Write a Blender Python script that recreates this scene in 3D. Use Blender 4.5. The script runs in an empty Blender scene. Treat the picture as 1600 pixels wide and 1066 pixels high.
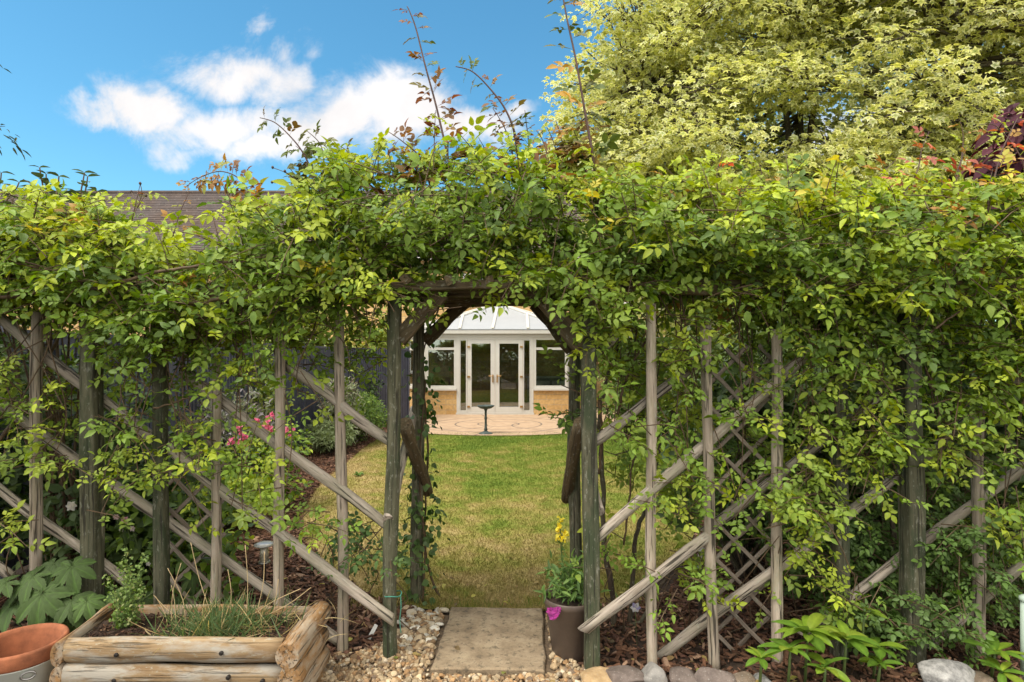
import bpy, bmesh, math, random
import numpy as np
from mathutils import Vector, Matrix
R = math.radians
random.seed(7); rng = np.random.default_rng(7)
S = bpy.context.scene

# ------------------------------------------------------------------ camera, sky, sun, exposure
F, HY, CH = 889.0, 558.0, 1.66            # focal length in photo pixels, horizon row, eye height
cd = bpy.data.cameras.new('camera'); cam = bpy.data.objects.new('camera', cd); S.collection.objects.link(cam)
cd.sensor_width = 36; cd.lens = 36 * F / 1600; cd.shift_y = 25 / 1600
cd.clip_start = .05; cd.clip_end = 2000
cam.location = (0, 0, CH); cam.rotation_euler = (R(90), 0, 0); S.camera = cam
S.view_settings.view_transform = 'Standard'; S.view_settings.look = 'None'
S.view_settings.exposure = 1.5; S.view_settings.gamma = 1
S.cycles.use_denoising = True
S.cycles.max_bounces = 8; S.cycles.transparent_max_bounces = 12

SUN = Vector((-.45, -.38, 1.0)).normalized()
sd = bpy.data.lights.new('sun', 'SUN'); sd.energy = 1.3; sd.angle = R(24); sd.color = (1, .93, .80)
so = bpy.data.objects.new('sun', sd); S.collection.objects.link(so)
so.rotation_euler = SUN.to_track_quat('Z', 'Y').to_euler()

W = bpy.data.worlds.new('World'); S.world = W; W.use_nodes = True
class NT:
    def __init__(s, tree): s.t = tree; s.n = tree.nodes; s.l = tree.links
    def put(s, sock, v):
        if v is None: return
        if hasattr(v, 'is_output') or isinstance(v, bpy.types.NodeSocket): s.l.new(v, sock)
        else:
            try: sock.default_value = v
            except Exception: sock.default_value = tuple(v) + (1,)
    def m(s, op, a, b=None, c=None, clamp=False):
        n = s.n.new('ShaderNodeMath'); n.operation = op; n.use_clamp = clamp
        for i, v in enumerate((a, b, c)): s.put(n.inputs[i], v)
        return n.outputs[0]
    def mix(s, f, a, b, mode='MIX'):
        n = s.n.new('ShaderNodeMix'); n.data_type = 'RGBA'; n.blend_type = mode
        s.put(n.inputs[0], f); s.put(n.inputs[6], a); s.put(n.inputs[7], b)
        return n.outputs[2]
    def noise(s, vec, scale, detail=4, rough=.55, dist=0):
        n = s.n.new('ShaderNodeTexNoise'); s.put(n.inputs['Vector'], vec)
        n.inputs['Scale'].default_value = scale; n.inputs['Detail'].default_value = detail
        n.inputs['Roughness'].default_value = rough; n.inputs['Distortion'].default_value = dist
        return n.outputs[0]
    def mapr(s, v, a, b, c=0., d=1., smooth=False):
        n = s.n.new('ShaderNodeMapRange'); n.interpolation_type = 'SMOOTHSTEP' if smooth else 'LINEAR'
        s.put(n.inputs[0], v)
        for i, x in enumerate((a, b, c, d)): n.inputs[i + 1].default_value = x
        return n.outputs[0]
    def ramp(s, v, stops):
        n = s.n.new('ShaderNodeValToRGB'); s.put(n.inputs[0], v); e = n.color_ramp.elements
        while len(e) < len(stops): e.new(.5)
        for i, (p, c) in enumerate(stops): e[i].position = p; e[i].color = tuple(c) + (1,)
        return n.outputs[0]
    def coord(s, kind='Object'): return s.n.new('ShaderNodeTexCoord').outputs[kind]
    def mapping(s, v, scale=(1, 1, 1), loc=(0, 0, 0)):
        n = s.n.new('ShaderNodeMapping'); s.put(n.inputs[0], v); n.inputs['Scale'].default_value = scale; n.inputs['Location'].default_value = loc
        return n.outputs[0]
    def sep(s, v): n = s.n.new('ShaderNodeSeparateXYZ'); s.put(n.inputs[0], v); return n.outputs
    def comb(s, x=0, y=0, z=0):
        n = s.n.new('ShaderNodeCombineXYZ')
        for i, v in enumerate((x, y, z)): s.put(n.inputs[i], v)
        return n.outputs[0]
    def bump(s, h, strength=.5, dist=.01):
        n = s.n.new('ShaderNodeBump'); s.put(n.inputs['Height'], h)
        n.inputs['Strength'].default_value = strength; n.inputs['Distance'].default_value = dist
        return n.outputs[0]

w = NT(W.node_tree); bg = [n for n in w.n if n.type == 'BACKGROUND'][0]
sky = w.n.new('ShaderNodeTexSky'); sky.sky_type = 'NISHITA'; sky.sun_disc = False
sky.sun_elevation = math.asin(SUN.z); sky.sun_rotation = math.atan2(SUN.x, SUN.y)
sky.air_density = 1.0; sky.dust_density = .3; sky.ozone_density = 3.0
hs = w.n.new('ShaderNodeHueSaturation'); hs.inputs['Saturation'].default_value = 1.16; hs.inputs['Value'].default_value = .73
hs.inputs['Hue'].default_value = .49
w.l.new(sky.outputs[0], hs.inputs['Color'])
dx, dy, dz = w.sep(w.coord('Generated'))
yc = w.m('MAXIMUM', dy, .12)
u = w.m('DIVIDE', dx, yc); v = w.m('DIVIDE', dz, yc)
uv = w.comb(u, v, 0)
wu = w.noise(uv, 3.2, 6, .6); wv = w.noise(w.mapping(uv, (1, 1, 1), (7, 3, 0)), 3.2, 6, .6)
u2 = w.m('ADD', u, w.m('MULTIPLY', w.m('SUBTRACT', wu, .5), .30)); v2 = w.m('ADD', v, w.m('MULTIPLY', w.m('SUBTRACT', wv, .5), .22))
tot = None
for px, py, a, b, s in ((160, 174, 66, 24, .85), (245, 170, 88, 40, 1.05), (335, 195, 105, 46, 1.1), (375, 112, 80, 46, 1.1), (420, 130, 50, 60, .9), (395, 225, 70, 34, 1.1),
                        (400, 45, 44, 16, .52), (470, 90, 30, 30, .5), (425, 78, 40, 22, .6), (460, 215, 90, 46, 1.2), (300, 235, 60, 20, .7), (520, 190, 110, 50, 1.2), (620, 175, 95, 55, 1.3), (730, 190, 100, 34, 1.1), (820, 168, 60, 14, .8),
                        (1440, 240, 260, 90, 1.3), (1650, 130, 120, 60, 1.1)):
    eu = w.m('DIVIDE', w.m('SUBTRACT', u2, (px - 800) / F), a / F); ev = w.m('DIVIDE', w.m('SUBTRACT', v2, (HY - py) / F), b / F)
    g = w.m('MULTIPLY', w.m('EXPONENT', w.m('MULTIPLY', w.m('ADD', w.m('MULTIPLY', eu, eu), w.m('MULTIPLY', ev, ev)), -1)), s)
    tot = g if tot is None else w.m('MAXIMUM', tot, g)
det = w.noise(uv, 7, 12, .70, .5)
front = w.mapr(w.m('ADD', tot, w.m('MULTIPLY', w.m('SUBTRACT', det, .5), 1.45)), .22, 1.02, 0, 1, True)
rest = w.mapr(w.noise(w.coord('Generated'), 2.2, 6, .6), .32, .56, 0, 1, True)      # unseen cloud added over the rest of the sky for fill light
isf = w.mapr(dy, .12, .3, 0, 1, True)
high = w.mapr(v, .9, 1.5, 0, 1, True)
mask = w.m('ADD', w.m('MULTIPLY', front, isf), w.m('MULTIPLY', rest, w.m('MAXIMUM', w.m('SUBTRACT', 1, isf), high)), clamp=True)
shade = w.mapr(w.noise(uv, 5, 5, .6), .3, .7, 3.2, 4.0)
ccol = w.n.new('ShaderNodeCombineColor'); w.l.new(shade, ccol.inputs[0]); w.l.new(w.m('MULTIPLY', shade, .97), ccol.inputs[1]); w.l.new(w.m('MULTIPLY', shade, .965), ccol.inputs[2])
skyc = w.mix(1, hs.outputs[0], (.86, 1.12, 1.05), 'MULTIPLY')
behind = w.n.new('ShaderNodeRGB'); behind.outputs[0].default_value = (9.6, 9.0, 8.0, 1)      # unseen bright cloud added behind the camera and overhead to fill front faces
ccolm = w.mix(w.m('MULTIPLY', isf, w.m('SUBTRACT', 1, high)), behind.outputs[0], ccol.outputs[0])
w.l.new(w.mix(mask, skyc, ccolm), bg.inputs[0]); bg.inputs[1].default_value = .1

# ------------------------------------------------------------------ helpers
def P(px, py, Y): return Vector(((px - 800) / F * Y, Y, CH - (py - HY) / F * Y))
def G(px, py):    # ground point under a photo pixel
    Y = CH * F / (py - HY); return Vector(((px - 800) / F * Y, Y, 0))
def tag(o, label=None, cat=None, group=None, kind=None):
    if label: o['label'] = label
    if cat: o['category'] = cat
    if group: o['group'] = group
    if kind: o['kind'] = kind
    return o
def thing(name, label, cat, loc=(0, 0, 0), group=None):
    o = bpy.data.objects.new(name, None); o.empty_display_size = .1; S.collection.objects.link(o); o.location = loc
    return tag(o, label, cat, group)
def worldm(o): return o.matrix_basis.copy() if o.parent is None else worldm(o.parent) @ o.matrix_parent_inverse @ o.matrix_basis
def link(name, me, mats, parent=None, loc=None):
    o = bpy.data.objects.new(name, me); S.collection.objects.link(o)
    for m in (mats if isinstance(mats, (list, tuple)) else [mats]): me.materials.append(m)
    if parent is not None:
        o.parent = parent; o.matrix_parent_inverse = worldm(parent).inverted()
        if loc is not None: o.location = loc
    elif loc is not None: o.location = loc
    return o
def npmesh(name, V, T, C=None, smooth=True):
    me = bpy.data.meshes.new(name); n, k = len(V), len(T)
    me.vertices.add(n); me.loops.add(3 * k); me.polygons.add(k)
    me.vertices.foreach_set('co', np.ascontiguousarray(V, np.float32).ravel())
    me.loops.foreach_set('vertex_index', np.ascontiguousarray(T, np.int32).ravel())
    me.polygons.foreach_set('loop_start', np.arange(k, dtype=np.int32) * 3)
    me.polygons.foreach_set('use_smooth', np.full(k, smooth))
    if C is not None:
        a = me.color_attributes.new('Col', 'FLOAT_COLOR', 'POINT')
        a.data.foreach_set('color', np.ascontiguousarray(np.c_[C, np.ones(n)], np.float32).ravel())
    me.update(calc_edges=True); return me
class MB:
    def __init__(s): s.v = []; s.f = []
    def add(s, V, Fs):
        o = len(s.v); s.v += [tuple(p) for p in V]; s.f += [tuple(i + o for i in f) for f in Fs]
    def box(s, c, d, rot=None):
        V = [Vector((x * d[0] / 2, y * d[1] / 2, z * d[2] / 2)) for z in (-1, 1) for y in (-1, 1) for x in (-1, 1)]
        if rot is not None: V = [rot @ p for p in V]
        s.add([p + Vector(c) for p in V], [(0, 2, 3, 1), (4, 5, 7, 6), (0, 1, 5, 4), (2, 6, 7, 3), (0, 4, 6, 2), (1, 3, 7, 5)])
    def tube(s, pts, rad, seg=6, cap=True):
        pts = [Vector(p) for p in pts]; n = len(pts); V = []; Fs = []
        ref = Vector((.31, .17, .93))
        for i, p in enumerate(pts):
            t = (pts[min(i + 1, n - 1)] - pts[max(i - 1, 0)]).normalized()
            a = t.cross(ref)
            if a.length < .1: a = t.cross(Vector((1, 0, 0)))
            a.normalize(); b = t.cross(a); r = rad[i] if hasattr(rad, '__len__') else rad
            for k in range(seg):
                q = 2 * math.pi * k / seg; V.append(p + (a * math.cos(q) + b * math.sin(q)) * r)
        for i in range(n - 1):
            for k in range(seg):
                k2 = (k + 1) % seg; Fs.append((i * seg + k, i * seg + k2, (i + 1) * seg + k2, (i + 1) * seg + k))
        if cap: Fs.append(tuple(range(seg))[::-1]); Fs.append(tuple(range((n - 1) * seg, n * seg)))
        s.add(V, Fs)
    def lathe(s, prof, c, seg=32, closed=True):
        V = []; Fs = []; n = len(prof)
        for r, z in prof:
            for k in range(seg):
                q = 2 * math.pi * k / seg; V.append((c[0] + r * math.cos(q), c[1] + r * math.sin(q), c[2] + z))
        for i in range(n - 1):
            for k in range(seg):
                k2 = (k + 1) % seg; Fs.append((i * seg + k, i * seg + k2, (i + 1) * seg + k2, (i + 1) * seg + k))
        if closed: Fs.append(tuple(range(seg))[::-1]); Fs.append(tuple(range((n - 1) * seg, n * seg)))
        s.add(V, Fs)
    def build(s, name, mat, parent=None, smooth=False, bevel=0, loc=None, seg=2):
        me = bpy.data.meshes.new(name); me.from_pydata(s.v, [], s.f)
        bm = bmesh.new(); bm.from_mesh(me); bmesh.ops.recalc_face_normals(bm, faces=bm.faces)
        if bevel: bmesh.ops.bevel(bm, geom=list(bm.edges), offset=bevel, segments=seg, affect='EDGES', profile=.6)
        for f in bm.faces: f.smooth = smooth
        bm.to_mesh(me); bm.free(); me.update()
        return link(name, me, mat, parent, loc)
def hull(pts2, z): return [(x, y, z) for x, y in pts2]
def sheet(name, pts, z, mat, kind='structure'):
    me = bpy.data.meshes.new(name); bm = bmesh.new()
    bmesh.ops.triangulate(bm, faces=[bm.faces.new([bm.verts.new((x, y, z)) for x, y in pts])]); 
    bmesh.ops.recalc_face_normals(bm, faces=bm.faces)
    if bm.faces[:] and bm.faces[:][0].normal.z < 0: bmesh.ops.reverse_faces(bm, faces=bm.faces)
    bm.to_mesh(me); bm.free(); o = link(name, me, mat); o['kind'] = kind; return o
def inside(poly, x, y):
    x = np.asarray(x); y = np.asarray(y); r = np.zeros(x.shape, bool); n = len(poly)
    for i in range(n):
        x1, y1 = poly[i]; x2, y2 = poly[(i + 1) % n]
        if y1 == y2: continue
        r ^= ((y1 > y) != (y2 > y)) & (x < (x2 - x1) * (y - y1) / (y2 - y1) + x1)
    return r
def smooth_poly(pts, n=8):
    out = []; k = len(pts)
    for i in range(k):
        p0, p1, p2, p3 = [np.array(pts[(i + j - 1) % k], float) for j in range(4)]
        for t in np.linspace(0, 1, n, endpoint=False):
            out.append(tuple(.5 * (2 * p1 + (p2 - p0) * t + (2 * p0 - 5 * p1 + 4 * p2 - p3) * t * t + (3 * p1 - p0 - 3 * p2 + p3) * t ** 3)))
    return out
def spline(pts, n=6):
    pts = [Vector(p) for p in pts]; out = []; k = len(pts)
    for i in range(k - 1):
        p0, p1, p2, p3 = pts[max(i - 1, 0)], pts[i], pts[i + 1], pts[min(i + 2, k - 1)]
        for j in range(n):
            t = j / n; out.append(.5 * (2 * p1 + (p2 - p0) * t + (2 * p0 - 5 * p1 + 4 * p2 - p3) * t * t + (3 * p1 - p0 - 3 * p2 + p3) * t ** 3))
    return out + [pts[-1]]

# ------------------------------------------------------------------ materials
def mat(name):
    m = bpy.data.materials.new(name); m.use_nodes = True; t = NT(m.node_tree)
    return m, t, [n for n in t.n if n.type == 'BSDF_PRINCIPLED'][0], [n for n in t.n if n.type == 'OUTPUT_MATERIAL'][0]
def plain(name, col, rough=.6, metal=0, spec=.5, var=.15, scale=8, bump=0):
    m, t, b, o = mat(name); c = t.coord()
    n = t.noise(c, scale, 5, .6)
    t.put(b.inputs['Base Color'], t.mix(t.mapr(n, .3, .7), [x * (1 - var) for x in col], [min(1, x * (1 + var)) for x in col]))
    b.inputs['Roughness'].default_value = rough; b.inputs['Metallic'].default_value = metal; b.inputs['Specular IOR Level'].default_value = spec
    if bump: t.put(b.inputs['Normal'], t.bump(t.noise(c, scale * 6, 5, .65), bump, .004))
    return m
def leafmat(name, trans=.32, rough=.42, back=1.25, tint=(1.5, 1.45, .7), under=(.16, .2, .1)):
    m, t, b, o = mat(name)
    a = t.n.new('ShaderNodeVertexColor'); a.layer_name = 'Col'
    col = t.mix(1, a.outputs[0], t.mix(t.mapr(t.noise(t.coord(), 40, 2, .5), .3, .7), (.84, .86, .84), (1.14, 1.12, 1.1)), 'MULTIPLY')
    geo = t.n.new('ShaderNodeNewGeometry')
    pale = t.mix(1, t.mix(.25, col, under), (back, back, back), 'MULTIPLY')
    c2 = t.mix(geo.outputs['Backfacing'], col, pale)
    t.put(b.inputs['Base Color'], c2); b.inputs['Roughness'].default_value = rough + .06; b.inputs['Specular IOR Level'].default_value = .26
    tr = t.n.new('ShaderNodeBsdfTranslucent'); t.put(tr.inputs[0], t.mix(1, c2, tint, 'MULTIPLY'))
    mx = t.n.new('ShaderNodeMixShader'); mx.inputs[0].default_value = trans
    t.l.new(b.outputs[0], mx.inputs[1]); t.l.new(tr.outputs[0], mx.inputs[2]); t.l.new(mx.outputs[0], o.inputs[0])
    return m
def woodmat(name, c1, c2, green=.4, gcol=(.10, .12, .06), dark=.5, rough=.85, lift=1., bump=.6):
    """weathered timber; grain runs along the piece's own Z axis"""
    m, t, b, o = mat(name); c = t.coord(); oi = t.n.new('ShaderNodeObjectInfo')
    off = t.n.new('ShaderNodeVectorMath'); off.operation = 'ADD'; t.put(off.inputs[0], c)
    t.put(off.inputs[1], t.comb(t.m('MULTIPLY', oi.outputs['Random'], 37), 0, t.m('MULTIPLY', oi.outputs['Random'], 91))); c = off.outputs[0]
    g1 = t.noise(t.mapping(c, (34, 34, 2.4)), 1, 7, .68, .8); g2 = t.noise(t.mapping(c, (75, 75, 2.6)), 1, 4, .6, .5)
    col = t.mix(t.mapr(g1, .28, .72), c1, c2)
    blot = t.noise(t.mapping(c, (11, 11, 3.4)), 1, 6, .66)
    col = t.mix(t.m('MULTIPLY', t.mapr(blot, .46, .60), green), col, gcol)
    lich = t.mapr(t.noise(t.mapping(c, (55, 55, 24)), 1, 5, .7), .57, .64)
    col = t.mix(t.m('MULTIPLY', lich, .5), col, (.36 * lift, .36 * lift, .30 * lift))
    crack = t.mapr(g2, .36, .44, 1, 0)
    col = t.mix(t.m('MULTIPLY', crack, dark), col, (.03, .026, .02))
    br = t.mapr(oi.outputs['Random'], 0, 1, .78 * lift, 1.15 * lift)
    cc = t.n.new('ShaderNodeCombineColor')
    for i in range(3): t.l.new(br, cc.inputs[i])
    t.put(b.inputs['Base Color'], t.mix(1, col, cc.outputs[0], 'MULTIPLY')); b.inputs['Roughness'].default_value = rough
    b.inputs['Specular IOR Level'].default_value = .25
    h = t.m('ADD', t.m('MULTIPLY', g1, .6), t.m('MULTIPLY', t.m('SUBTRACT', 1, crack), .5))
    t.put(b.inputs['Normal'], t.bump(h, bump, .006)); return m
def colmat(name, rough=.8, noise=60, bump=.4):
    m, t, b, o = mat(name); a = t.n.new('ShaderNodeVertexColor'); a.layer_name = 'Col'
    n = t.noise(t.coord(), noise, 4, .65)
    t.put(b.inputs['Base Color'], t.mix(1, a.outputs[0], t.mix(t.mapr(n, .3, .7), (.72, .72, .72), (1.2, 1.2, 1.2)), 'MULTIPLY'))
    b.inputs['Roughness'].default_value = rough; b.inputs['Specular IOR Level'].default_value = .3
    t.put(b.inputs['Normal'], t.bump(n, bump, .004)); return m

LEAF = leafmat('leaf'); LEAF_GLOSSY = leafmat('glossy_leaf', .22, .33); PETAL = leafmat('petal', .4, .6, 1.0); MAPLE = leafmat('maple_leaf', .45, .55, 1.05, (1.4, 1.36, .72))
BARK = woodmat('bark', (.05, .037, .026), (.13, .10, .075), .3, dark=.5)
CANE = plain('cane_bark', (.10, .062, .032), .7, var=.45, scale=30, bump=.4)
POLE = woodmat('pale_pole', (.24, .19, .145), (.56, .47, .385), .45, (.22, .21, .12), .85, bump=1.)
RAIL = woodmat('pale_rail', (.20, .165, .13), (.50, .43, .365), .5, (.21, .205, .13), .9, bump=1.)
POST = woodmat('green_post', (.085, .08, .05), (.28, .25, .175), .8, (.065, .080, .042), .85, bump=1.)
DPOST = woodmat('dark_post', (.045, .05, .028), (.17, .16, .105), .85, (.048, .066, .034), .85, bump=1., lift=.9)
BEAM = woodmat('dark_beam', (.06, .042, .024), (.20, .145, .085), .3, (.07, .075, .04), .7)
LATT = woodmat('lattice_lath', (.19, .145, .115), (.36, .295, .245), .15, dark=.3)
LOGW = woodmat('log_wood', (.16, .092, .042), (.36, .265, .155), 1., (.33, .30, .255), .55, .75, 1.0, 1.)
LOGR = woodmat('warm_log', (.15, .075, .03), (.38, .225, .10), .9, (.36, .30, .23), .8, .75, 1.0, 1.)

# ------------------------------------------------------------------ leaf templates (verts, tris, tint weight)
def leaflet(wd=.30, fold=.10, droop=.18):
    V = [(0, 0), (0, .33), (0, .68), (0, 1), (-wd * .62, .14), (-wd, .42), (-wd * .62, .74), (wd * .62, .14), (wd, .42), (wd * .62, .74)]
    V = np.array([(x, y, fold * abs(x) / wd - droop * y * y) for x, y in V])
    T = np.array([(0, 1, 4), (4, 1, 5), (1, 2, 5), (5, 2, 6), (2, 3, 6), (0, 7, 1), (7, 8, 1), (1, 8, 2), (8, 9, 2), (2, 9, 3)])
    return V, T[:, ::-1]
def rotz(a): c, s = math.cos(a), math.sin(a); return np.array([[c, -s, 0], [s, c, 0], [0, 0, 1]])
def rotx(a): c, s = math.cos(a), math.sin(a); return np.array([[1, 0, 0], [0, c, -s], [0, s, c]])
def roty(a): c, s = math.cos(a), math.sin(a); return np.array([[c, 0, s], [0, 1, 0], [-s, 0, c]])
def compound(pairs=2, size=.5, seed=0):
    r = random.Random(seed); Vs, Ts, Ws = [], [], []; o = 0
    items = [(.95, 0., size * 1.05)]
    for k in range(pairs):
        y = .36 + .40 * k / max(1, pairs - 1) if pairs > 1 else .62
        for sgn in (-1, 1): items.append((y + r.uniform(-.05, .05), sgn * R(r.uniform(50, 78)), size * (.74 + .22 * k / max(1, pairs - 1)) * r.uniform(.85, 1.1)))
    curl = r.uniform(.0, .3)
    for y, a, s in items:
        V, T = leaflet(r.uniform(.26, .34), r.uniform(.02, .2), r.uniform(-.1, .45))
        V = (V * s) @ (rotz(-a) @ rotx(r.uniform(-.4, .35)) @ roty(r.uniform(-.5, .5))).T + np.array([.03 * math.copysign(1, -a) * -1 if a else 0, y, -curl * y * y])
        Vs.append(V); Ts.append(T + o); o += len(V); Ws.append(np.full(len(V), r.uniform(-1, 1)))
    Vs.append(np.array([(-.012, 0, 0), (.012, 0, 0), (0, .98, -curl), (-.01, .5, -curl * .25)])); Ts.append(np.array([(0, 1, 2), (0, 2, 3)]) + o); Ws.append(np.zeros(4))
    return np.vstack(Vs), np.vstack(Ts), np.concatenate(Ws)
ROSE = [compound(2, .56, i) for i in range(7)] + [compound(1, .66, 9), compound(3, .48, 11), compound(3, .5, 12), compound(2, .62, 13)]
SHOOT = [compound(2, .62, 21), compound(2, .6, 22), compound(1, .75, 23), compound(3, .52, 24)]
def single(wd, seed, droop=.2):
    V, T = leaflet(wd, .1, droop); return V, T, np.zeros(len(V))
OVATE = [single(.3, 1), single(.26, 2, .35), single(.34, 3, .1)]
ROUND = [single(.42, 1), single(.46, 2, .3)]
NARROW = [single(.14, 1, .1), single(.12, 1, .3)]
def tiny():
    V = np.array([(0, 0, 0), (-.28, .45, .06), (.28, .45, .06), (0, 1, -.1)]); T = np.array([(0, 2, 1), (1, 2, 3)])
    return V, T, np.zeros(4)
TINY = [tiny()]
def maple(seed):
    r = random.Random(seed); V = [(0, .38, 0)]; Wt = [-1.]
    lobes = [(-125, .5), (-68, .78), (0, .72), (68, .78), (125, .5)]; pts = [(0, 0, 0)]; ww = [0]
    for i, (a, l) in enumerate(lobes):
        a = R(a); tip = (math.sin(a) * l, .38 + math.cos(a) * l * .95, -.14 * l + r.uniform(-.06, .06))
        pts.append(tip); ww.append(1)
        if i < 4:
            b = R((lobes[i][0] + lobes[i + 1][0]) / 2); pts.append((math.sin(b) * .33, .38 + math.cos(b) * .33, .05)); ww.append(.25)
    V += pts; Wt += ww; n = len(pts)
    T = [(0, 1 + (i + 1) % n, 1 + i) for i in range(n)]
    return np.array(V), np.array(T), np.array(Wt)
MAPLES = [maple(i) for i in range(4)]
class Leaves:
    def __init__(s): s.V = []; s.T = []; s.C = []; s.n = 0
    def add(s, tmpls, pos, yd, nr, sc, col, col2=None, wv=.12):
        pos = np.asarray(pos, float); K = len(pos)
        if K == 0: return
        yd = np.asarray(yd, float); nr = np.asarray(nr, float); col = np.asarray(col, float)
        yd = yd / (np.linalg.norm(yd, axis=1, keepdims=True) + 1e-9)
        x = np.cross(yd, nr); x /= (np.linalg.norm(x, axis=1, keepdims=True) + 1e-9); z = np.cross(x, yd)
        sc = np.broadcast_to(sc, (K,)); pick = rng.integers(0, len(tmpls), K)
        for i, (V, T, wt) in enumerate(tmpls):
            k = np.nonzero(pick == i)[0]
            if not len(k): continue
            Q = (V[None, :, 0, None] * x[k][:, None] + V[None, :, 1, None] * yd[k][:, None] + V[None, :, 2, None] * z[k][:, None]) * sc[k][:, None, None] + pos[k][:, None]
            if col2 is None: c = col[k][:, None, :] * (1 + wv * wt[None, :, None])
            else:
                f = np.clip((wt + 1) / 2, 0, 1)[None, :, None]; c = col[k][:, None] * (1 - f) + np.asarray(col2)[k][:, None] * f
            s.V.append(Q.reshape(-1, 3)); s.C.append(np.clip(c, 0, 1).reshape(-1, 3))
            s.T.append((T[None] + (np.arange(len(k)) * len(V))[:, None, None]).reshape(-1, 3) + s.n); s.n += len(k) * len(V)
    def build(s, name, m, parent=None, loc=None, smooth=True):
        return link(name, npmesh(name, np.vstack(s.V), np.vstack(s.T), np.vstack(s.C), smooth), m, parent, loc)
def rv(n, s=1.): return rng.normal(0, s, (n, 3))
def pal(n, cols, wts, jit=.14):
    cols = np.array(cols, float); k = rng.choice(len(cols), n, p=np.array(wts) / np.sum(wts))
    return cols[k] * (1 + rng.normal(0, jit, (n, 1)))
MID, DRK, YG, YEL, ORG, RED = (.130, .220, .010), (.058, .115, .010), (.31, .375, .012), (.44, .37, .03), (.36, .15, .035), (.26, .065, .04)

# ------------------------------------------------------------------ timber pieces
def pole(name, a, b, r, m, parent, square=0, taper=.94, wob=1., seg=14, flat=1., r2=None, cut=0.):
    """post/pole/rail; local Z runs along it. square>0 = rounded-square section, flat<1 = half-round"""
    a = Vector(a); b = Vector(b); d = b - a; L = d.length; n = max(5, int(L / .07)); V = []; Fs = []
    ph = [random.uniform(0, 6.28) for _ in range(6)]
    for i in range(n + 1):
        t = i / n; z = L * t
        ox = wob * .006 * (math.sin(3.1 * t + ph[0]) + .5 * math.sin(9 * t + ph[1])); oy = wob * .006 * (math.sin(2.7 * t + ph[2]) + .5 * math.sin(8 * t + ph[3]))
        rr = r * (1 - (1 - taper) * t) * (1 + wob * .035 * math.sin(13 * t + ph[4]) + random.uniform(-.012, .012) * wob)
        for k in range(seg):
            q = 2 * math.pi * k / seg; c, s_ = math.cos(q), math.sin(q)
            if square:
                e = .28; c = math.copysign(abs(c) ** e, c); s_ = math.copysign(abs(s_) ** e, s_)
            j = 1 + random.uniform(-.02, .02) * wob
            V.append((ox + rr * c * j, oy + rr * s_ * j * flat, z + (cut * c * r if i in (0, n) else 0)))
    for i in range(n):
        for k in range(seg):
            k2 = (k + 1) % seg; Fs.append((i * seg + k, i * seg + k2, (i + 1) * seg + k2, (i + 1) * seg + k))
    Fs.append(tuple(range(seg))[::-1]); Fs.append(tuple(range(n * seg, (n + 1) * seg)))
    me = bpy.data.meshes.new(name); me.from_pydata(V, [], Fs)
    for p in me.polygons: p.use_smooth = len(p.vertices) == 4
    o = link(name, me, m, parent, a)
    z = d.normalized(); y = Vector((0, 1, 0)); y = (y - z * y.dot(z))
    if y.length < .05: y = Vector((1, 0, 0)) - z * z.x
    y.normalize(); x = y.cross(z); o.rotation_euler = Matrix((x, y, z)).transposed().to_euler()
    return o

# ================================================================== THE SETTING
gm, t, b, _ = mat('soil')
c = t.coord(); n1 = t.noise(c, 9, 8, .7); n2 = t.noise(c, 70, 4, .6)
t.put(b.inputs['Base Color'], t.ramp(n1, [(.3, (.022, .013, .008)), (.55, (.055, .032, .02)), (.75, (.10, .062, .04))])); b.inputs['Roughness'].default_value = .95
t.put(b.inputs['Normal'], t.bump(t.m('ADD', n1, t.m('MULTIPLY', n2, .4)), .9, .03))
sheet('ground', [(250 * math.cos(q), 250 * math.sin(q)) for q in np.linspace(0, 2 * math.pi, 48, endpoint=False)], 0, gm)

# lawn
LAWN = smooth_poly([(-.80, 3.80), (-1.25, 4.25), (-1.75, 4.9), (-2.2, 5.9), (-2.5, 7.3), (-2.65, 9), (-2.75, 10.6), (-2.7, 12.6), (-2.6, 14.6), (.5, 14.8), (3.4, 14.4), (3.3, 11), (2.9, 9), (2.4, 7.2), (1.9, 5.8), (1.35, 4.6), (.75, 3.86), (.4, 3.72), (-.1, 3.70), (-.45, 3.72)], 5)
lm, t, b, _ = mat('lawn_grass'); c = t.coord()
big = t.noise(c, .75, 5, .6, .3); mid_ = t.noise(c, 3.2, 6, .65); fine = t.noise(c, 90, 3, .6)
x_, y_, z_ = t.sep(c)
# the lawn is browned near the gate and along its left edge, greener towards the patio
dry = t.m('ADD', t.m('MULTIPLY', t.mapr(y_, 4, 12.5, .24, -.16), 1), t.mapr(x_, -2.5, -.9, .36, .05))
f = t.m('ADD', t.m('ADD', t.m('MULTIPLY', t.mapr(big, .3, .7), .42), t.m('MULTIPLY', t.mapr(mid_, .3, .7), .40)), t.m('ADD', dry, .16))
col = t.ramp(f, [(.40, (.125, .19, .026)), (.62, (.195, .245, .042)), (.82, (.32, .285, .085)), (1.0, (.44, .34, .155))])
col = t.mix(1, col, t.mix(t.mapr(fine, .3, .7), (.62, .64, .6), (1.3, 1.28, 1.25)), 'MULTIPLY')
t.put(b.inputs['Base Color'], col); b.inputs['Roughness'].default_value = .9; b.inputs['Specular IOR Level'].default_value = .15
t.put(b.inputs['Normal'], t.bump(fine, .8, .02))
sheet('lawn', LAWN, .010, lm)
K = 150000
gx = rng.uniform(-2.9, 3.6, K * 2); gy = 3.7 + 8.7 * rng.uniform(0, 1, K * 2) ** 1.9
ok = inside(LAWN, gx, gy); gx, gy = gx[ok][:K], gy[ok][:K]; K = len(gx)
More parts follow.
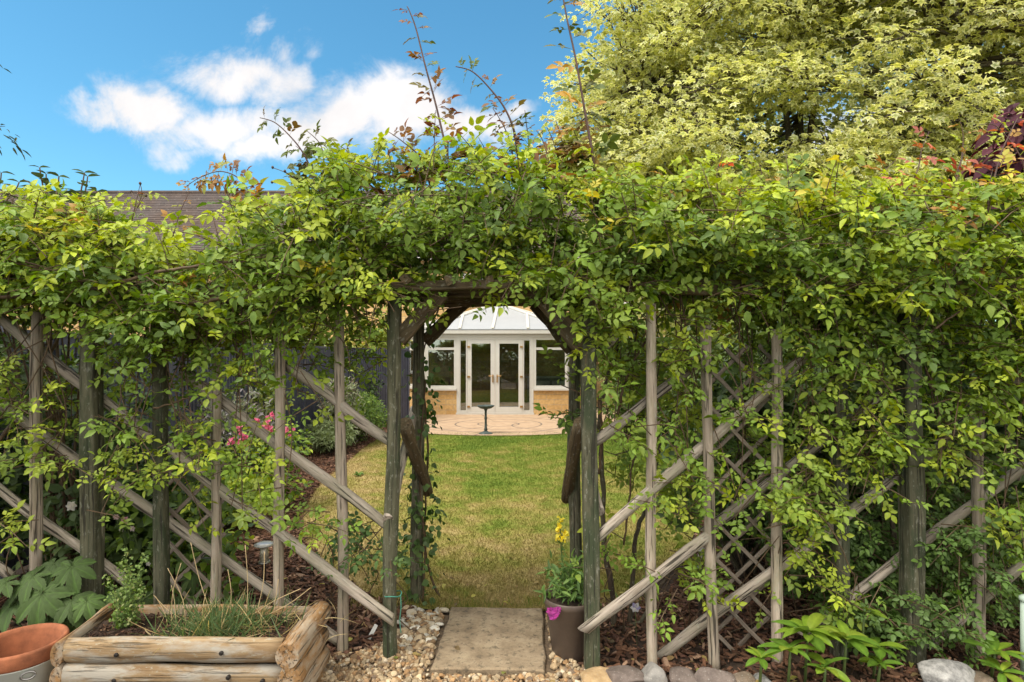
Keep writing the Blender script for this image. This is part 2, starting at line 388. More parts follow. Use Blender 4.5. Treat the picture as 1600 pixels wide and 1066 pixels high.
lean = rng.normal(0, .5, (K, 2)); ht = rng.uniform(.010, .026, K) * (1 + .02 * gy); a = rng.uniform(0, 6.28, K); wd = .0022 * (1 + .12 * gy)
V = np.zeros((K, 3, 3)); V[:, 0] = np.c_[gx - wd * np.cos(a), gy - wd * np.sin(a), np.full(K, .010)]; V[:, 1] = np.c_[gx + wd * np.cos(a), gy + wd * np.sin(a), np.full(K, .010)]
V[:, 2] = np.c_[gx + lean[:, 0] * ht, gy + lean[:, 1] * ht, .01 + ht]
o = link('grass', npmesh('grass', V.reshape(-1, 3), np.arange(K * 3).reshape(-1, 3), None, False), lm); tag(o, 'short mown grass, part green and part dried out, on the lawn', 'grass', kind='stuff')
# greener tufts standing a little taller
def blade_tmpl(w_=.03, bend=.35, n=4):
    V = []; T = []
    for i in range(n):
        y = i / n; V += [(-w_ * (1 - y * .7), y, -bend * y * y), (w_ * (1 - y * .7), y, -bend * y * y)]
    V.append((0, 1, -bend)); 
    for i in range(n - 1): T += [(2 * i, 2 * i + 1, 2 * i + 3), (2 * i, 2 * i + 3, 2 * i + 2)]
    T.append((2 * n - 2, 2 * n - 1, 2 * n)); return np.array(V), np.array(T), np.zeros(len(V))
BLADE = [blade_tmpl(.03, .2), blade_tmpl(.025, .5), blade_tmpl(.02, .05)]
tl = Leaves()
edge = [(random.uniform(-1.1, .95), 3.73 + abs(random.gauss(0, .07))) for _ in range(110)]
spots = [(-.15, 6.8), (.4, 6.3), (-.2, 9.2), (.1, 8.7), (-1.9, 7.9), (-2.2, 8.6), (.36, 4.15), (-.9, 4.4), (.2, 9.9), (-.6, 8.1)]
for (x, y), k, hh in [(e, 10, .055) for e in edge] + [(s_, 70, .045) for s_ in spots]:
    p = np.c_[rng.normal(x, .06 if k > 20 else .02, k), rng.normal(y, .06 if k > 20 else .02, k), np.full(k, .01)]
    d = rv(k, .35) + (0, 0, 1); tl.add(BLADE, p, d, rv(k) + (0, -1, 0), rng.uniform(.6, 1.2, k) * hh, pal(k, [(.08, .16, .02), (.2, .22, .04), (.4, .3, .12)] if k < 20 else [(.08, .17, .02), (.14, .2, .03)], [1, .8, .9] if k < 20 else [1, .6]))
tag(tl.build('grass', LEAF), 'longer green grass tufts in the lawn and along its worn edge', 'grass', kind='stuff')

# patio
PC = (-.33, 15.6)
pm, t, b, _ = mat('patio_paving'); c = t.coord(); x_, y_, z_ = t.sep(c)
rx = t.m('SUBTRACT', x_, PC[0])
def ringline(cx, cy, r, wd=.022):
    a = t.m('SUBTRACT', x_, cx); e = t.m('SUBTRACT', y_, cy); d = t.m('SQRT', t.m('ADD', t.m('MULTIPLY', a, a), t.m('MULTIPLY', e, e)))
    return t.m('LESS_THAN', t.m('ABSOLUTE', t.m('SUBTRACT', d, r)), wd)
ln = None
for cx, cy, r in ((-.33, 13.9, .5), (-.33, 13.9, 1.05), (-.33, 13.9, 1.6), (-1.3, 13.6, .7), (.7, 13.6, .7), (-.33, 15.6, 3.2)):
    q = ringline(cx, cy, r); ln = q if ln is None else t.m('MAXIMUM', ln, q)
ang = t.m('FRACT', t.m('MULTIPLY', t.m('ARCTAN2', t.m('SUBTRACT', y_, 13.9), t.m('SUBTRACT', x_, -.33)), 7 / 6.2832))
ln = t.m('MAXIMUM', ln, t.m('LESS_THAN', ang, .018))
n = t.noise(c, 5, 6, .65)
col = t.mix(t.mapr(n, .3, .7), (.34, .225, .14), (.46, .33, .22)); col = t.mix(t.m('MULTIPLY', ln, .85), col, (.10, .075, .06))
t.put(b.inputs['Base Color'], col); b.inputs['Roughness'].default_value = .8
sheet('patio', [(PC[0] + 3.75 * math.cos(q), PC[1] + 3.75 * math.sin(q)) for q in np.linspace(0, 2 * math.pi, 72, endpoint=False)], .026, pm)

# gravel strip in front and inside the arch
GRAV = [(-1.12, 2.4), (.62, 2.4), (.5, 2.96), (.34, 3.05), (.24, 3.6), (-.62, 3.66), (-.7, 3.3), (-.85, 3.16), (-1.12, 3.1)]
grm = plain('gravel_bed', (.13, .09, .055), .95, var=.5, scale=60, bump=.8); sheet('gravel_bed', GRAV, .006, grm)
def ico(sub, seed, flat=.7, rough=.22):
    bm = bmesh.new(); bmesh.ops.create_icosphere(bm, subdivisions=sub, radius=1); r = random.Random(seed)
    dirs = [(Vector((r.gauss(0, 1), r.gauss(0, 1), r.gauss(0, 1))).normalized(), r.uniform(.55, .9)) for _ in range(9)]
    for v_ in bm.verts:
        for d, h in dirs:
            k = v_.co.dot(d) - h
            if k > 0: v_.co -= d * k * .9
        v_.co *= 1 + r.uniform(-rough, rough) * .25; v_.co.z *= flat
    bmesh.ops.triangulate(bm, faces=bm.faces)
    bm.verts.index_update()
    V = np.array([v_.co[:] for v_ in bm.verts]); T = np.array([[q.index for q in f_.verts] for f_ in bm.faces]); bm.free(); return V, T, np.zeros(len(V))
PEB = [ico(2, i, random.uniform(.5, .85)) for i in range(8)]
STONE = colmat('stone_chip', .8, 60, .5)
def scatter_rand(poly, n, bias=None):
    xs = [p[0] for p in poly]; ys = [p[1] for p in poly]; X = rng.uniform(min(xs), max(xs), n * 3); Y = rng.uniform(min(ys), max(ys), n * 3); k = inside(poly, X, Y); return X[k][:n], Y[k][:n]
pb = Leaves()
X, Y = scatter_rand(GRAV, 9500); K = len(X)
slabk = (X > -.44) & (X < .22) & (Y > 2.93) & (Y < 3.72); X, Y = X[~slabk], Y[~slabk]; K = len(X)
sz = np.abs(rng.normal(.0085, .004, K)) + .0045
pb.add(PEB, np.c_[X, Y, .008 + sz * .35 + rng.uniform(0, .012, K)], rv(K), rv(K, .35) + (0, 0, 1), sz, pal(K, [(.34, .245, .145), (.42, .33, .215), (.24, .155, .085), (.50, .42, .31), (.16, .115, .08), (.34, .205, .10)], [3, 2.4, 2.4, .9, 1.6, 1.2], .18))
tag(pb.build('gravel', STONE, smooth=False), 'buff and cream gravel covering the path by the paving slab', 'gravel', kind='stuff')

# mulched beds
BEDL = smooth_poly([(-3.9, 3.3), (-1.1, 3.08), (-.84, 3.14), (-.68, 3.35), (-.66, 3.8), (-.95, 3.9), (-1.22, 4.2), (-1.72, 4.9), (-2.17, 5.9), (-2.47, 7.3), (-2.6, 9), (-2.7, 10.6), (-2.7, 13.5), (-3.6, 13.5), (-3.6, 5)], 4)
BEDR = smooth_poly([(.62, 2.9), (3.2, 2.9), (3.6, 5.5), (2.5, 7.0), (1.95, 5.8), (1.4, 4.6), (1.0, 3.9), (.4, 3.82), (.36, 3.4)], 4)
CHIP = []
for i in range(6):
    r = random.Random(i); L, w_, h_ = 1, r.uniform(.22, .42), r.uniform(.05, .14); be = r.uniform(-.15, .15)
    V = np.array([(sx * w_ * (1 if y else r.uniform(.3, 1)), y - .5, z * h_ + be * (y - .5) ** 2 * 4) for z in (0, 1) for y in (0, .5, 1) for sx in (-.5, .5)])
    T = []
    for q in [(0, 1, 3, 2), (2, 3, 5, 4), (6, 8, 9, 7), (8, 10, 11, 9), (0, 2, 8, 6), (2, 4, 10, 8), (1, 7, 9, 3), (3, 9, 11, 5), (0, 6, 7, 1), (4, 5, 11, 10)]: T += [(q[0], q[1], q[2]), (q[0], q[2], q[3])]
    CHIP.append((V, np.array(T), np.zeros(12)))
BARKCHIP = colmat('bark_chip', .85, 90, .4)
ch = Leaves()
for poly, n, s0 in ((BEDL, 26000, .03), (BEDR, 12000, .03)):
    X, Y = scatter_rand(poly, n); K = len(X)
    ch.add(CHIP, np.c_[X, Y, rng.uniform(.004, .03, K)], rv(K) * (1, 1, .25), rv(K, .4) + (0, 0, 1), (np.abs(rng.normal(s0, .012, K)) + .012) * (1 + .06 * (Y - 3)), pal(K, [(.11, .053, .03), (.17, .088, .053), (.06, .032, .02), (.28, .175, .115), (.135, .066, .045)], [3, 3, 2, 1, 2], .22))
tag(ch.build('bark_mulch', BARKCHIP, smooth=False), 'reddish brown bark mulch covering the planting beds', 'mulch', kind='stuff')

# ================================================================== HOUSE, CONSERVATORY, FAR FENCES
def brickmat(name, c1, c2, mortar, sx=1., w_=.44, h_=.15):
    m, t, b, _ = mat(name); x, y, z = t.sep(t.coord()); br = t.n.new('ShaderNodeTexBrick')
    t.put(br.inputs['Vector'], t.comb(t.m('ADD', x, t.m('MULTIPLY', y, .7)), z, 0)); t.put(br.inputs['Color1'], c1); t.put(br.inputs['Color2'], c2); t.put(br.inputs['Mortar'], mortar)
    br.inputs['Scale'].default_value = 1; br.inputs['Brick Width'].default_value = w_; br.inputs['Row Height'].default_value = h_; br.inputs['Mortar Size'].default_value = .008
    n = t.noise(t.coord(), 14, 5, .65)
    t.put(b.inputs['Base Color'], t.mix(1, br.outputs[0], t.mix(t.mapr(n, .3, .7), (.78, .76, .74), (1.18, 1.16, 1.12)), 'MULTIPLY')); b.inputs['Roughness'].default_value = .9
    t.put(b.inputs['Normal'], t.bump(t.m('ADD', t.m('MULTIPLY', br.outputs['Fac'], -1), t.m('MULTIPLY', n, .6)), .5, .01)); return m
STONEWALL = brickmat('golden_stone', (.50, .31, .12), (.60, .41, .19), (.42, .32, .2))
WHITE = plain('white_upvc', (.56, .545, .51), .35, var=.03); GUTTER = plain('white_plastic', (.52, .505, .47), .35, var=.05)
ROOFP = plain('polycarbonate', (.33, .345, .37), .25, var=.03, scale=3); DARKSILL = plain('dark_sill', (.10, .075, .06), .7)
BRASS = plain('brass', (.42, .24, .08), .35, .7)
gl, t, b, o_ = mat('window_glass')
tr = t.n.new('ShaderNodeBsdfTransparent'); tr.inputs[0].default_value = (.78, .82, .80, 1); gs = t.n.new('ShaderNodeBsdfGlossy'); gs.inputs['Roughness'].default_value = .015; gs.inputs[0].default_value = (.9, .95, .93, 1)
fr = t.n.new('ShaderNodeFresnel'); fr.inputs[0].default_value = 1.5
mx = t.n.new('ShaderNodeMixShader'); t.put(mx.inputs[0], t.m('ADD', t.m('MULTIPLY', fr.outputs[0], 1.5), .10)); t.l.new(tr.outputs[0], mx.inputs[1]); t.l.new(gs.outputs[0], mx.inputs[2]); t.l.new(mx.outputs[0], o_.inputs[0])

# house
hroot = thing('house', 'golden stone house with a long brown tiled roof behind the conservatory', 'house', (-3, 19, 0))
mb = MB(); mb.box((-7.5, 19.1, 2.5), (30, .4, 5.0)); mb.box((-7.5, 26.9, 2.5), (30, .4, 5.0)); mb.box((-22.3, 23, 2.5), (.4, 7.4, 5)); mb.box((7.3, 23, 2.5), (.4, 7.4, 5))
for xx in (-22.3, 7.3): mb.add([(xx - .2, 19.3, 5), (xx - .2, 26.7, 5), (xx - .2, 23, 8.2), (xx + .2, 19.3, 5), (xx + .2, 26.7, 5), (xx + .2, 23, 8.2)], [(0, 1, 2), (3, 5, 4), (0, 3, 4, 1), (1, 4, 5, 2), (2, 5, 3, 0)])
mb.build('wall', STONEWALL, hroot)
rmat, t, b, _ = mat('roof_tile'); x, y, z = t.sep(t.coord())
br = t.n.new('ShaderNodeTexBrick'); t.put(br.inputs['Vector'], t.comb(x, t.m('MULTIPLY', y, 1), 0)); br.inputs['Scale'].default_value = 1; br.inputs['Brick Width'].default_value = .2; br.inputs['Row Height'].default_value = .165; br.inputs['Mortar Size'].default_value = .006
t.put(br.inputs['Color1'], (.05, .031, .024)); t.put(br.inputs['Color2'], (.09, .06, .048)); t.put(br.inputs['Mortar'], (.05, .035, .03))
big = t.noise(t.coord(), .6, 5, .6); spk = t.mapr(t.noise(t.coord(), 16, 3, .6), .64, .7)
col = t.mix(t.m('MULTIPLY', t.mapr(big, .4, .6), .5), br.outputs[0], (.055, .05, .056)); col = t.mix(t.m('MULTIPLY', spk, .6), col, (.34, .32, .29))
t.put(b.inputs['Base Color'], col); b.inputs['Roughness'].default_value = .9
mb = MB(); slope = math.atan2(3.3, 4.3); nrow = 34
for sgn in (1, -1):
    for i in range(nrow):
        s0 = i / nrow; s1 = (i + 1) / nrow; ya, yb = 23 - sgn * 4.35 * (1 - s0), 23 - sgn * 4.35 * (1 - s1); za, zb = 4.92 + 3.36 * s0, 4.92 + 3.36 * s1
        x0, x1 = -22.75, 7.75
        mb.add([(x0, ya, za + .045), (x1, ya, za + .045), (x1, yb + sgn * .03, zb + .035), (x0, yb + sgn * .03, zb + .035), (x0, ya, za), (x1, ya, za), (x1, yb + sgn * .03, zb), (x0, yb + sgn * .03, zb)], [(0, 1, 2, 3), (4, 7, 6, 5), (0, 4, 5, 1), (1, 5, 6, 2), (2, 6, 7, 3), (3, 7, 4, 0)])
roof = mb.build('roof', rmat, hroot)
mb = MB(); mb.tube([(-22.8, 23, 8.28), (7.8, 23, 8.28)], .11, 10); mb.build('ridge_tiles', rmat, roof)
mb = MB(); mb.tube([(-22.8, 18.55, 4.86), (7.8, 18.55, 4.86)], .06, 8); mb.build('gutter', GUTTER, hroot)
def window(parent, cx, cz, w_, h_, y=18.9, lights=2):
    mb = MB(); t_ = .06
    mb.box((cx, y, cz + h_ / 2), (w_ + t_, .1, t_)); mb.box((cx, y, cz - h_ / 2), (w_ + t_, .1, t_))
    for i in range(lights + 1): mb.box((cx - w_ / 2 + w_ * i / lights, y, cz), (t_, .09, h_ - t_))
    fr_ = mb.build('window_frame', WHITE, parent); mb = MB(); mb.box((cx, y + .01, cz), (w_ - .02, .02, h_ - .02)); mb.build('pane', gl, fr_)
    mb = MB(); mb.box((cx, y - .06, cz - h_ / 2 - .05), (w_ + .25, .16, .05)); mb.build('sill', WHITE, fr_)
window(hroot, 4.3, 1.75, 1.5, 1.1); window(hroot, -6.2, 1.7, 1.6, 1.1); window(hroot, -1, 3.95, 1.2, .9); window(hroot, 4.0, 3.9, 1.2, .9)

# conservatory (a bay in front of the house wall)
CY, CX = 16.2, -.44
crt = thing('conservatory', 'white framed conservatory with pitched pale roof, double doors and golden stone base', 'conservatory', (CX, CY, 0))
k_ = CY / F
def cx(px): return (px - 800) * k_
def cz(py): return CH - (py - HY) * k_
FA, FB = (cx(665), CY), (cx(887), CY); BL, BR_ = (CX - 2.85, 17.5), (CX + 2.85, 17.5); HL, HR = (CX - 2.85, 18.9), (CX + 2.85, 18.9)
def seg_box(mb, A, B, s0, s1, z0, z1, t0, t1):
    A = Vector((A[0], A[1], 0)); B = Vector((B[0], B[1], 0)); d = (B - A).normalized(); n = Vector((d.y, -d.x, 0))
    V = [A + d * s + n * tt + Vector((0, 0, z)) for z in (z0, z1) for tt in (t0, t1) for s in (s0, s1)]
    mb.add(V, [(0, 2, 3, 1), (4, 5, 7, 6), (0, 1, 5, 4), (2, 6, 7, 3), (0, 4, 6, 2), (1, 3, 7, 5)])
dl, dr = cx(713.5), cx(833.5); zs = .74; zt = cz(527)
walls = MB(); 
seg_box(walls, FA, FB, -.02, dl - FA[0] - .002, 0, zs - .03, -.22, 0); walls.build('dwarf_wall', STONEWALL, crt); walls = MB(); seg_box(walls, FA, FB, dr - FA[0] + .002, FB[0] - FA[0] + .02, 0, zs - .03, -.22, 0)
for A, B in ((BL, FA), (FB, BR_), (HL, BL), (BR_, HR)):
    walls.build('dwarf_wall', STONEWALL, crt); walls = MB(); L = (Vector(B) - Vector(A)).length; seg_box(walls, A, B, .003, L - .003, 0, zs - .03, -.2, -.002)
walls.build('dwarf_wall', STONEWALL, crt)
def glazed(A, B, s0, s1, z0, z1, parent, transom=None, mull=(), name='window'):
    """one framed window between s0 and s1 along A-B"""
    mb = MB(); T = .075
    seg_box(mb, A, B, s0, s0 + T, z0, z1, -.10, .0); seg_box(mb, A, B, s1 - T, s1, z0, z1, -.10, .0)
    seg_box(mb, A, B, s0 + T, s1 - T, z0, z0 + T, -.10, -.002); seg_box(mb, A, B, s0 + T, s1 - T, z1 - T, z1, -.10, -.002)
    if transom: seg_box(mb, A, B, s0 + T, s1 - T, transom - .035, transom + .035, -.09, -.004)
    for q in mull: seg_box(mb, A, B, q - .045, q + .045, z0 + T, z1 - T, -.095, -.003)
    fr_ = mb.build(name, WHITE, parent); mb = MB(); seg_box(mb, A, B, s0 + T * .6, s1 - T * .6, z0 + T * .6, z1 - T * .6, -.055, -.035); mb.build('pane', gl, fr_); return fr_
fx = FA[0]
glazed(FA, FB, 0, dl - fx, zs + .03, zt, crt, transom=cz(545)); glazed(FA, FB, dr - fx, FB[0] - fx, zs + .03, zt, crt, transom=cz(545))
for A, B in ((BL, FA), (FB, BR_)):
    L = (Vector(B) - Vector(A)).length; glazed(A, B, .02, L - .02, zs + .03, zt, crt, transom=cz(545), mull=(L / 2,))
for A, B in ((HL, BL), (BR_, HR)):
    L = (Vector(B) - Vector(A)).length; glazed(A, B, .02, L - .02, zs + .03, zt, crt, transom=cz(545))
for A, B, s0, s1, o_ in ((FA, FB, -.05, dl - fx - .004, .07), (FA, FB, dr - fx + .004, FB[0] - fx + .05, .07), (BL, FA, .05, (Vector(FA) - Vector(BL)).length - .05, .06), (FB, BR_, .05, (Vector(FA) - Vector(BL)).length - .05, .06)):
    mb = MB(); seg_box(mb, A, B, s0, s1, zs - .03 + (o_ < .07) * .002, zs + .03 - (o_ < .07) * .002, -.14, o_); mb.build('sill', WHITE, crt)
# doors: side light, door, door, side light
mb = MB(); seg_box(mb, FA, FB, dl - fx, dl - fx + .075, .075, zt - .002, -.12, .012); seg_box(mb, FA, FB, dr - fx - .075, dr - fx, .075, zt - .002, -.12, .012); seg_box(mb, FA, FB, dl - fx - .02, dr - fx + .02, .02, .075, -.12, .03)
seg_box(mb, FA, FB, dl - fx + .075, dr - fx - .075, zt - .06, zt - .001, -.12, .011); mb.build('door_frame', WHITE, crt)
sl = [cx(730), cx(773.5), cx(817)]
def leaf_(x0, x1, name, T, parent=crt):
    mb = MB(); z0, z1 = .078, zt - .063; lo = .16 if name == 'door' else .06
    s0, s1 = x0 - fx + .004, x1 - fx - .004
    seg_box(mb, FA, FB, s0, s0 + T, z0, z1, -.09, .02); seg_box(mb, FA, FB, s1 - T, s1, z0, z1, -.09, .02)
    seg_box(mb, FA, FB, s0 + T, s1 - T, z0, z0 + lo, -.09, .018); seg_box(mb, FA, FB, s0 + T, s1 - T, z1 - T, z1, -.09, .018)
    o = mb.build(name, WHITE, parent); mb = MB(); seg_box(mb, FA, FB, s0 + T * .7, s1 - T * .7, z0 + lo * .7, z1 - T * .7, -.05, -.03); mb.build('pane', gl, o); return o
leaf_(dl + .075, sl[0], 'side_light', .03); leaf_(sl[2], dr - .075, 'side_light', .03)
for x0, x1, hx, sgn in ((sl[0], sl[1], sl[1] - .06, -1), (sl[1], sl[2], sl[1] + .06, 1)):
    d_ = leaf_(x0, x1, 'door', .12)
    mb = MB(); mb.box((hx, CY - .035, 1.05), (.035, .02, .22)); mb.tube([(hx, CY - .045, 1.12), (hx, CY - .085, 1.12), (hx + sgn * .12, CY - .085, 1.12)], .011, 8); mb.build('handle', BRASS, d_)
    for zz in (.25, 1.1, 1.95):
        mb = MB(); xh = x0 + .045 if sgn < 0 else x1 - .045; mb.box((xh, CY - .035, zz), (.075, .03, .05)); mb.build('hinge', BRASS, d_)
mb = MB(); seg_box(mb, FA, FB, dl - fx - .03, dr - fx + .03, -.05, .018, -.2, .05); mb.build('threshold', DARKSILL, crt)
# eaves beam, gutter, hipped roof with glazing bars
ez = zt; EY = CY - .12; el, er = cx(640), cx(910); eb = 2.46
mb = MB()
for A, B in ((BL, FA), (FA, FB), (FB, BR_)): L = (Vector(B) - Vector(A)).length; seg_box(mb, A, B, -.03, L + .03, ez, ez + .09 + (A == FA) * .002, -.12, .02 + (A == FA) * .002)
mb.build('eaves_beam', WHITE, crt)
mb = MB()
pts = [Vector((BL[0] - .1, BL[1], 0)), Vector((FA[0] - .06, CY - .09, 0)), Vector((FB[0] + .06, CY - .09, 0)), Vector((BR_[0] + .1, BR_[1], 0))]
for i in range(3):
    A, B = pts[i], pts[i + 1]; seg_box(mb, A, B, 0, (B - A).length, ez + .095, ez + .19, -.05, .04)
mb.build('gutter', GUTTER, crt)
AP = Vector((cx(778.5) * 18.1 / 16.2, 18.1, 3.32)); rz = ez + .2
rp = [Vector((p.x, p.y, rz)) for p in pts]; back_l, back_r = Vector((HL[0] - .1, 18.88, rz)), Vector((HR[0] + .1, 18.88, rz)); RB = Vector((AP.x, 18.88, AP.z))
panels = [[rp[1], rp[2], AP], [rp[0], rp[1], AP], [rp[2], rp[3], AP], [back_l, rp[0], AP, RB], [rp[3], back_r, RB, AP]]
mb = MB()
for pn in panels:
    n = (pn[1] - pn[0]).cross(pn[2] - pn[0]).normalized() * .03; k = len(pn); mb.add([p for p in pn] + [p + n for p in pn], [tuple(range(k))[::-1], tuple(range(k, 2 * k))] + [(i, (i + 1) % k, k + (i + 1) % k, k + i) for i in range(k)])
rf = mb.build('roof', ROOFP, crt)
bars = [(rp[1], AP), (rp[2], AP), (rp[0], AP), (rp[3], AP), (AP, RB)]
mid = (rp[1] + rp[2]) / 2; bars.append((Vector((cx(770), rp[1].y, rz)), AP))
for px, tx in ((719, .62), (825, .58)):
    p0 = Vector((cx(px), rp[1].y, rz)); e0 = rp[1] if px < 778 else rp[2]
    sx = abs(p0.x - AP.x) / abs(e0.x - AP.x); bars.append((p0, p0.lerp(AP, 0) + (AP - mid) * (1 - sx) * .96))
for a_, b_ in bars:
    mb = MB(); d = b_ - a_; q = d.to_track_quat('Y', 'Z').to_matrix(); mb.box((a_ + b_) / 2 + Vector((0, -.02, .045)), (.075, d.length, .06), q); mb.build('glazing_bar', WHITE, rf, bevel=.012, seg=1)
mb = MB(); mb.lathe([(.05, -.03), (.07, .0), (.03, .05), (.045, .1), (.02, .14), (.001, .24)], AP + Vector((0, 0, .04)), 12); mb.build('finial', WHITE, rf, smooth=True)
mb = MB(); mb.add([(BL[0], 17.5, .03), (FA[0], CY + .2, .03), (FB[0], CY + .2, .03), (BR_[0], 17.5, .03), (BR_[0], 18.88, .03), (BL[0], 18.88, .03)], [(0, 1, 2, 3, 4, 5)]); mb.build('inside_floor', plain('floor_tile', (.24, .17, .11), .4), crt)
# things seen through the glass
WOOD_IN = plain('chair_wood', (.26, .11, .05), .5, var=.3)
ch_ = thing('wooden_chair', 'reddish wooden chair standing behind the left conservatory window', 'chair', (cx(690) * 1.06, 17.2, .03))
def inmb(name, boxes, m, parent, loc):
    for c_, d_ in boxes:
        mb = MB(); mb.box(Vector(c_) + Vector(loc), d_); mb.build(name, m, parent, bevel=.01)
L_ = (cx(690) * 1.06, 17.2, .03)
inmb('seat', [((0, 0, .45), (.46, .46, .05))], WOOD_IN, ch_, L_); inmb('leg', [((sx * .2, sy * .2, .21), (.045, .045, .42)) for sx in (-1, 1) for sy in (-1, 1)], WOOD_IN, ch_, L_)
inmb('backrest', [((0, .22, .95), (.44, .03, .14)), ((0, .22, .7), (.44, .03, .1))], WOOD_IN, ch_, L_); inmb('back_post', [((sx * .2, .22, .75), (.045, .045, .56)) for sx in (-1, 1)], WOOD_IN, ch_, L_)
sb_ = thing('sideboard', 'pale low sideboard behind the right conservatory window', 'sideboard', (cx(862) * 1.1, 18.4, .03)); L2 = (cx(862) * 1.1, 18.4, .03)
PALEW = plain('pale_paint', (.5, .5, .46), .5)
inmb('body', [((0, 0, .5), (1.5, .4, .9))], plain('grey_paint', (.22, .22, .21), .5), sb_, L2); inmb('top', [((0, -.02, .98), (1.6, .5, .05))], PALEW, sb_, L2); inmb('door', [((q, -.21, .52), (.66, .02, .7)) for q in (-.37, .37)], PALEW, sb_, L2)

# bird bath at the patio edge
p0 = Vector(((759 - 800) / F * 12.15, 12.15, .0)); BBM = plain('verdigris_metal', (.055, .075, .07), .55, .3, var=.5, scale=25, bump=.3)
bb = thing('bird_bath', 'dark green metal bird bath on a slim pedestal at the patio edge', 'bird bath', p0)
mb = MB(); mb.lathe([(.155, 0), (.155, .025), (.12, .05), (.06, .065), (.035, .09)], p0, 24); mb.build('base', BBM, bb, True)
mb = MB(); mb.lathe([(.03, .085), (.04, .12), (.026, .16), (.024, .33), (.036, .35), (.024, .38), (.024, .5), (.04, .55)], p0, 16); mb.build('pedestal', BBM, bb, True)
mb = MB(); mb.lathe([(.04, .545), (.12, .565), (.175, .60), (.188, .625), (.18, .63), (.16, .605), (.08, .585), (.001, .58)], p0, 32); mb.build('bowl', BBM, bb, True)

# dark ribbed fences
DARKF = plain('charcoal_board', (.055, .058, .088), .5, var=.25, scale=6)
def ribbed(A, B, h, label):
    A = Vector(A); B = Vector(B); r_ = thing('ribbed_fence', label, 'fence', A); d = (B - A); L = d.length; d.normalize(); n = Vector((d.y, -d.x, 0)); n_ = max(1, round(L / 1.8))
    for i in range(n_):
        mb = MB(); s0 = L * i / n_ + .05; s1 = L * (i + 1) / n_ - .05; k = int((s1 - s0) / .075)
        for j in range(k):
            s = s0 + (s1 - s0) * (j + .5) / k; c_ = A + d * s; mb.box(c_ + Vector((0, 0, h / 2 + .03)), (.05, .05, h - .06), Matrix((d, n, Vector((0, 0, 1)))).transposed())
        c_ = A + d * (s0 + s1) / 2; q = Matrix((d, n, Vector((0, 0, 1)))).transposed(); mb.box(c_ + Vector((0, 0, h / 2 + .03)), (s1 - s0 - .004, .022, h - .07), q); mb.box(c_ + Vector((0, 0, h)), (s1 - s0, .07, .04), q)
        mb.build('panel', DARKF, r_)
    for i in range(n_ + 1):
        mb = MB(); c_ = A + d * L * i / n_; mb.box(c_ + Vector((0, 0, h / 2 + .03)), (.09, .09, h + .06), Matrix((d, n, Vector((0, 0, 1)))).transposed()); mb.build('post', DARKF, r_, bevel=.008, seg=1)
ribbed((-3.75, 4.2, 0), (-3.75, 12.2, 0), 1.85, 'charcoal ribbed fence along the left flower border behind the pink roses')
ribbed((-3.65, 12.35, 0), (-2.72, 14.8, 0), 1.85, 'charcoal ribbed fence angled towards the left side of the conservatory')
ribbed((5.2, 3.5, 0), (5.2, 18.6, 0), 1.85, 'charcoal ribbed fence behind the shrubs at the right of the garden')

# ================================================================== TRELLIS FENCE AND ARCH
YL, YR = 3.16, 3.06
lf = thing('trellis_fence', 'left run of weathered pole trellis with slanting rails, behind the log planter', 'fence', (-1.6, YL, 0))
rf_ = thing('trellis_fence', 'right run of weathered pole trellis with slanting rails, beside the brown flower pot', 'fence', (1.6, YR, 0))
def up(fence, name, x0, y0, x1, y1, w_, Y, m, square=0, foot=True, seg=14):
    """upright from its foot (x0,y0) to its top (x1,y1)"""
    a = P(x0, y0, Y); b = P(x1, y1, Y)
    if foot: a.z = -.03
    return pole(name, a, b, w_ / 2 / F * Y, m, fence, square, seg=20 if square else seg)
for x0, x1, yt, w_, Y in ((54, 58, 488, 17, YL), (338, 339, 556, 15, YL), (437, 436, 520, 16, YL), (536, 528, 480, 17, YL + .02), (-70, -68, 500, 17, YL), (-190, -190, 500, 17, YL)):
    up(lf, 'upright', x0, 1000, x1, yt, w_, Y, POLE)
up(lf, 'post', 144, 1000, 146, 455, 25, YL, DPOST, 1); up(lf, 'post', 155, 1000, 156, 458, 9, YL + .03, POST, 1); up(lf, 'post', 252, 1000, 252, 470, 18, YL + .03, DPOST, 1); up(lf, 'post', -140, 1000, -140, 455, 27, YL, DPOST, 1)
for x0, x1, yt, w_, Y in ((1017, 1019, 475, 17, YR - .02), (1117, 1103, 508, 17, YR - .03), (1216, 1212, 515, 17, YR + .02), (1531, 1529, 640, 18, YR + .06), (1650, 1650, 520, 17, YR + .06)):
    up(rf_, 'upright', x0, 1040, x1, yt, w_, Y, POLE)
up(rf_, 'post', 1310, 1020, 1311, 455, 21, YR + .05, DPOST, 1); up(rf_, 'post', 1431, 1025, 1418, 455, 26, YR, DPOST, 1); up(rf_, 'post', 1414, 1025, 1412, 455, 13, YR + .05, POST, 1); up(rf_, 'post', 1740, 1025, 1740, 455, 27, YR, POST, 1)
def rail(fence, x0, y0, Y0, x1, y1, Y1, w_=21, m=RAIL): return pole('slanting_rail', P(x0, y0, Y0), P(x1, y1, Y1), .78 * w_ / 2 / F * (Y0 + Y1) / 2, m, fence, 0, .97, 1.6, flat=.85, cut=.6)
ya, yb = YL - .085, YL + .075
rail(lf, 450, 572, YL + .06, 622, 697, YL - .02, 22); rail(lf, 286, 578, yb, 612, 832, YL - .02, 22)
rail(lf, -60, 452, yb, 250, 690, yb, 22); rail(lf, 240, 683, yb, 617, 966, ya - .02, 22); rail(lf, -20, 616, yb + .02, 541, 1010, yb, 21); rail(lf, -60, 712, yb, 200, 912, yb, 20); rail(lf, -160, 760, yb, 20, 905, yb, 20)
rail(lf, -240, 470, yb, -20, 640, yb, 20)
ya, yb = YR - .085, YR + .075
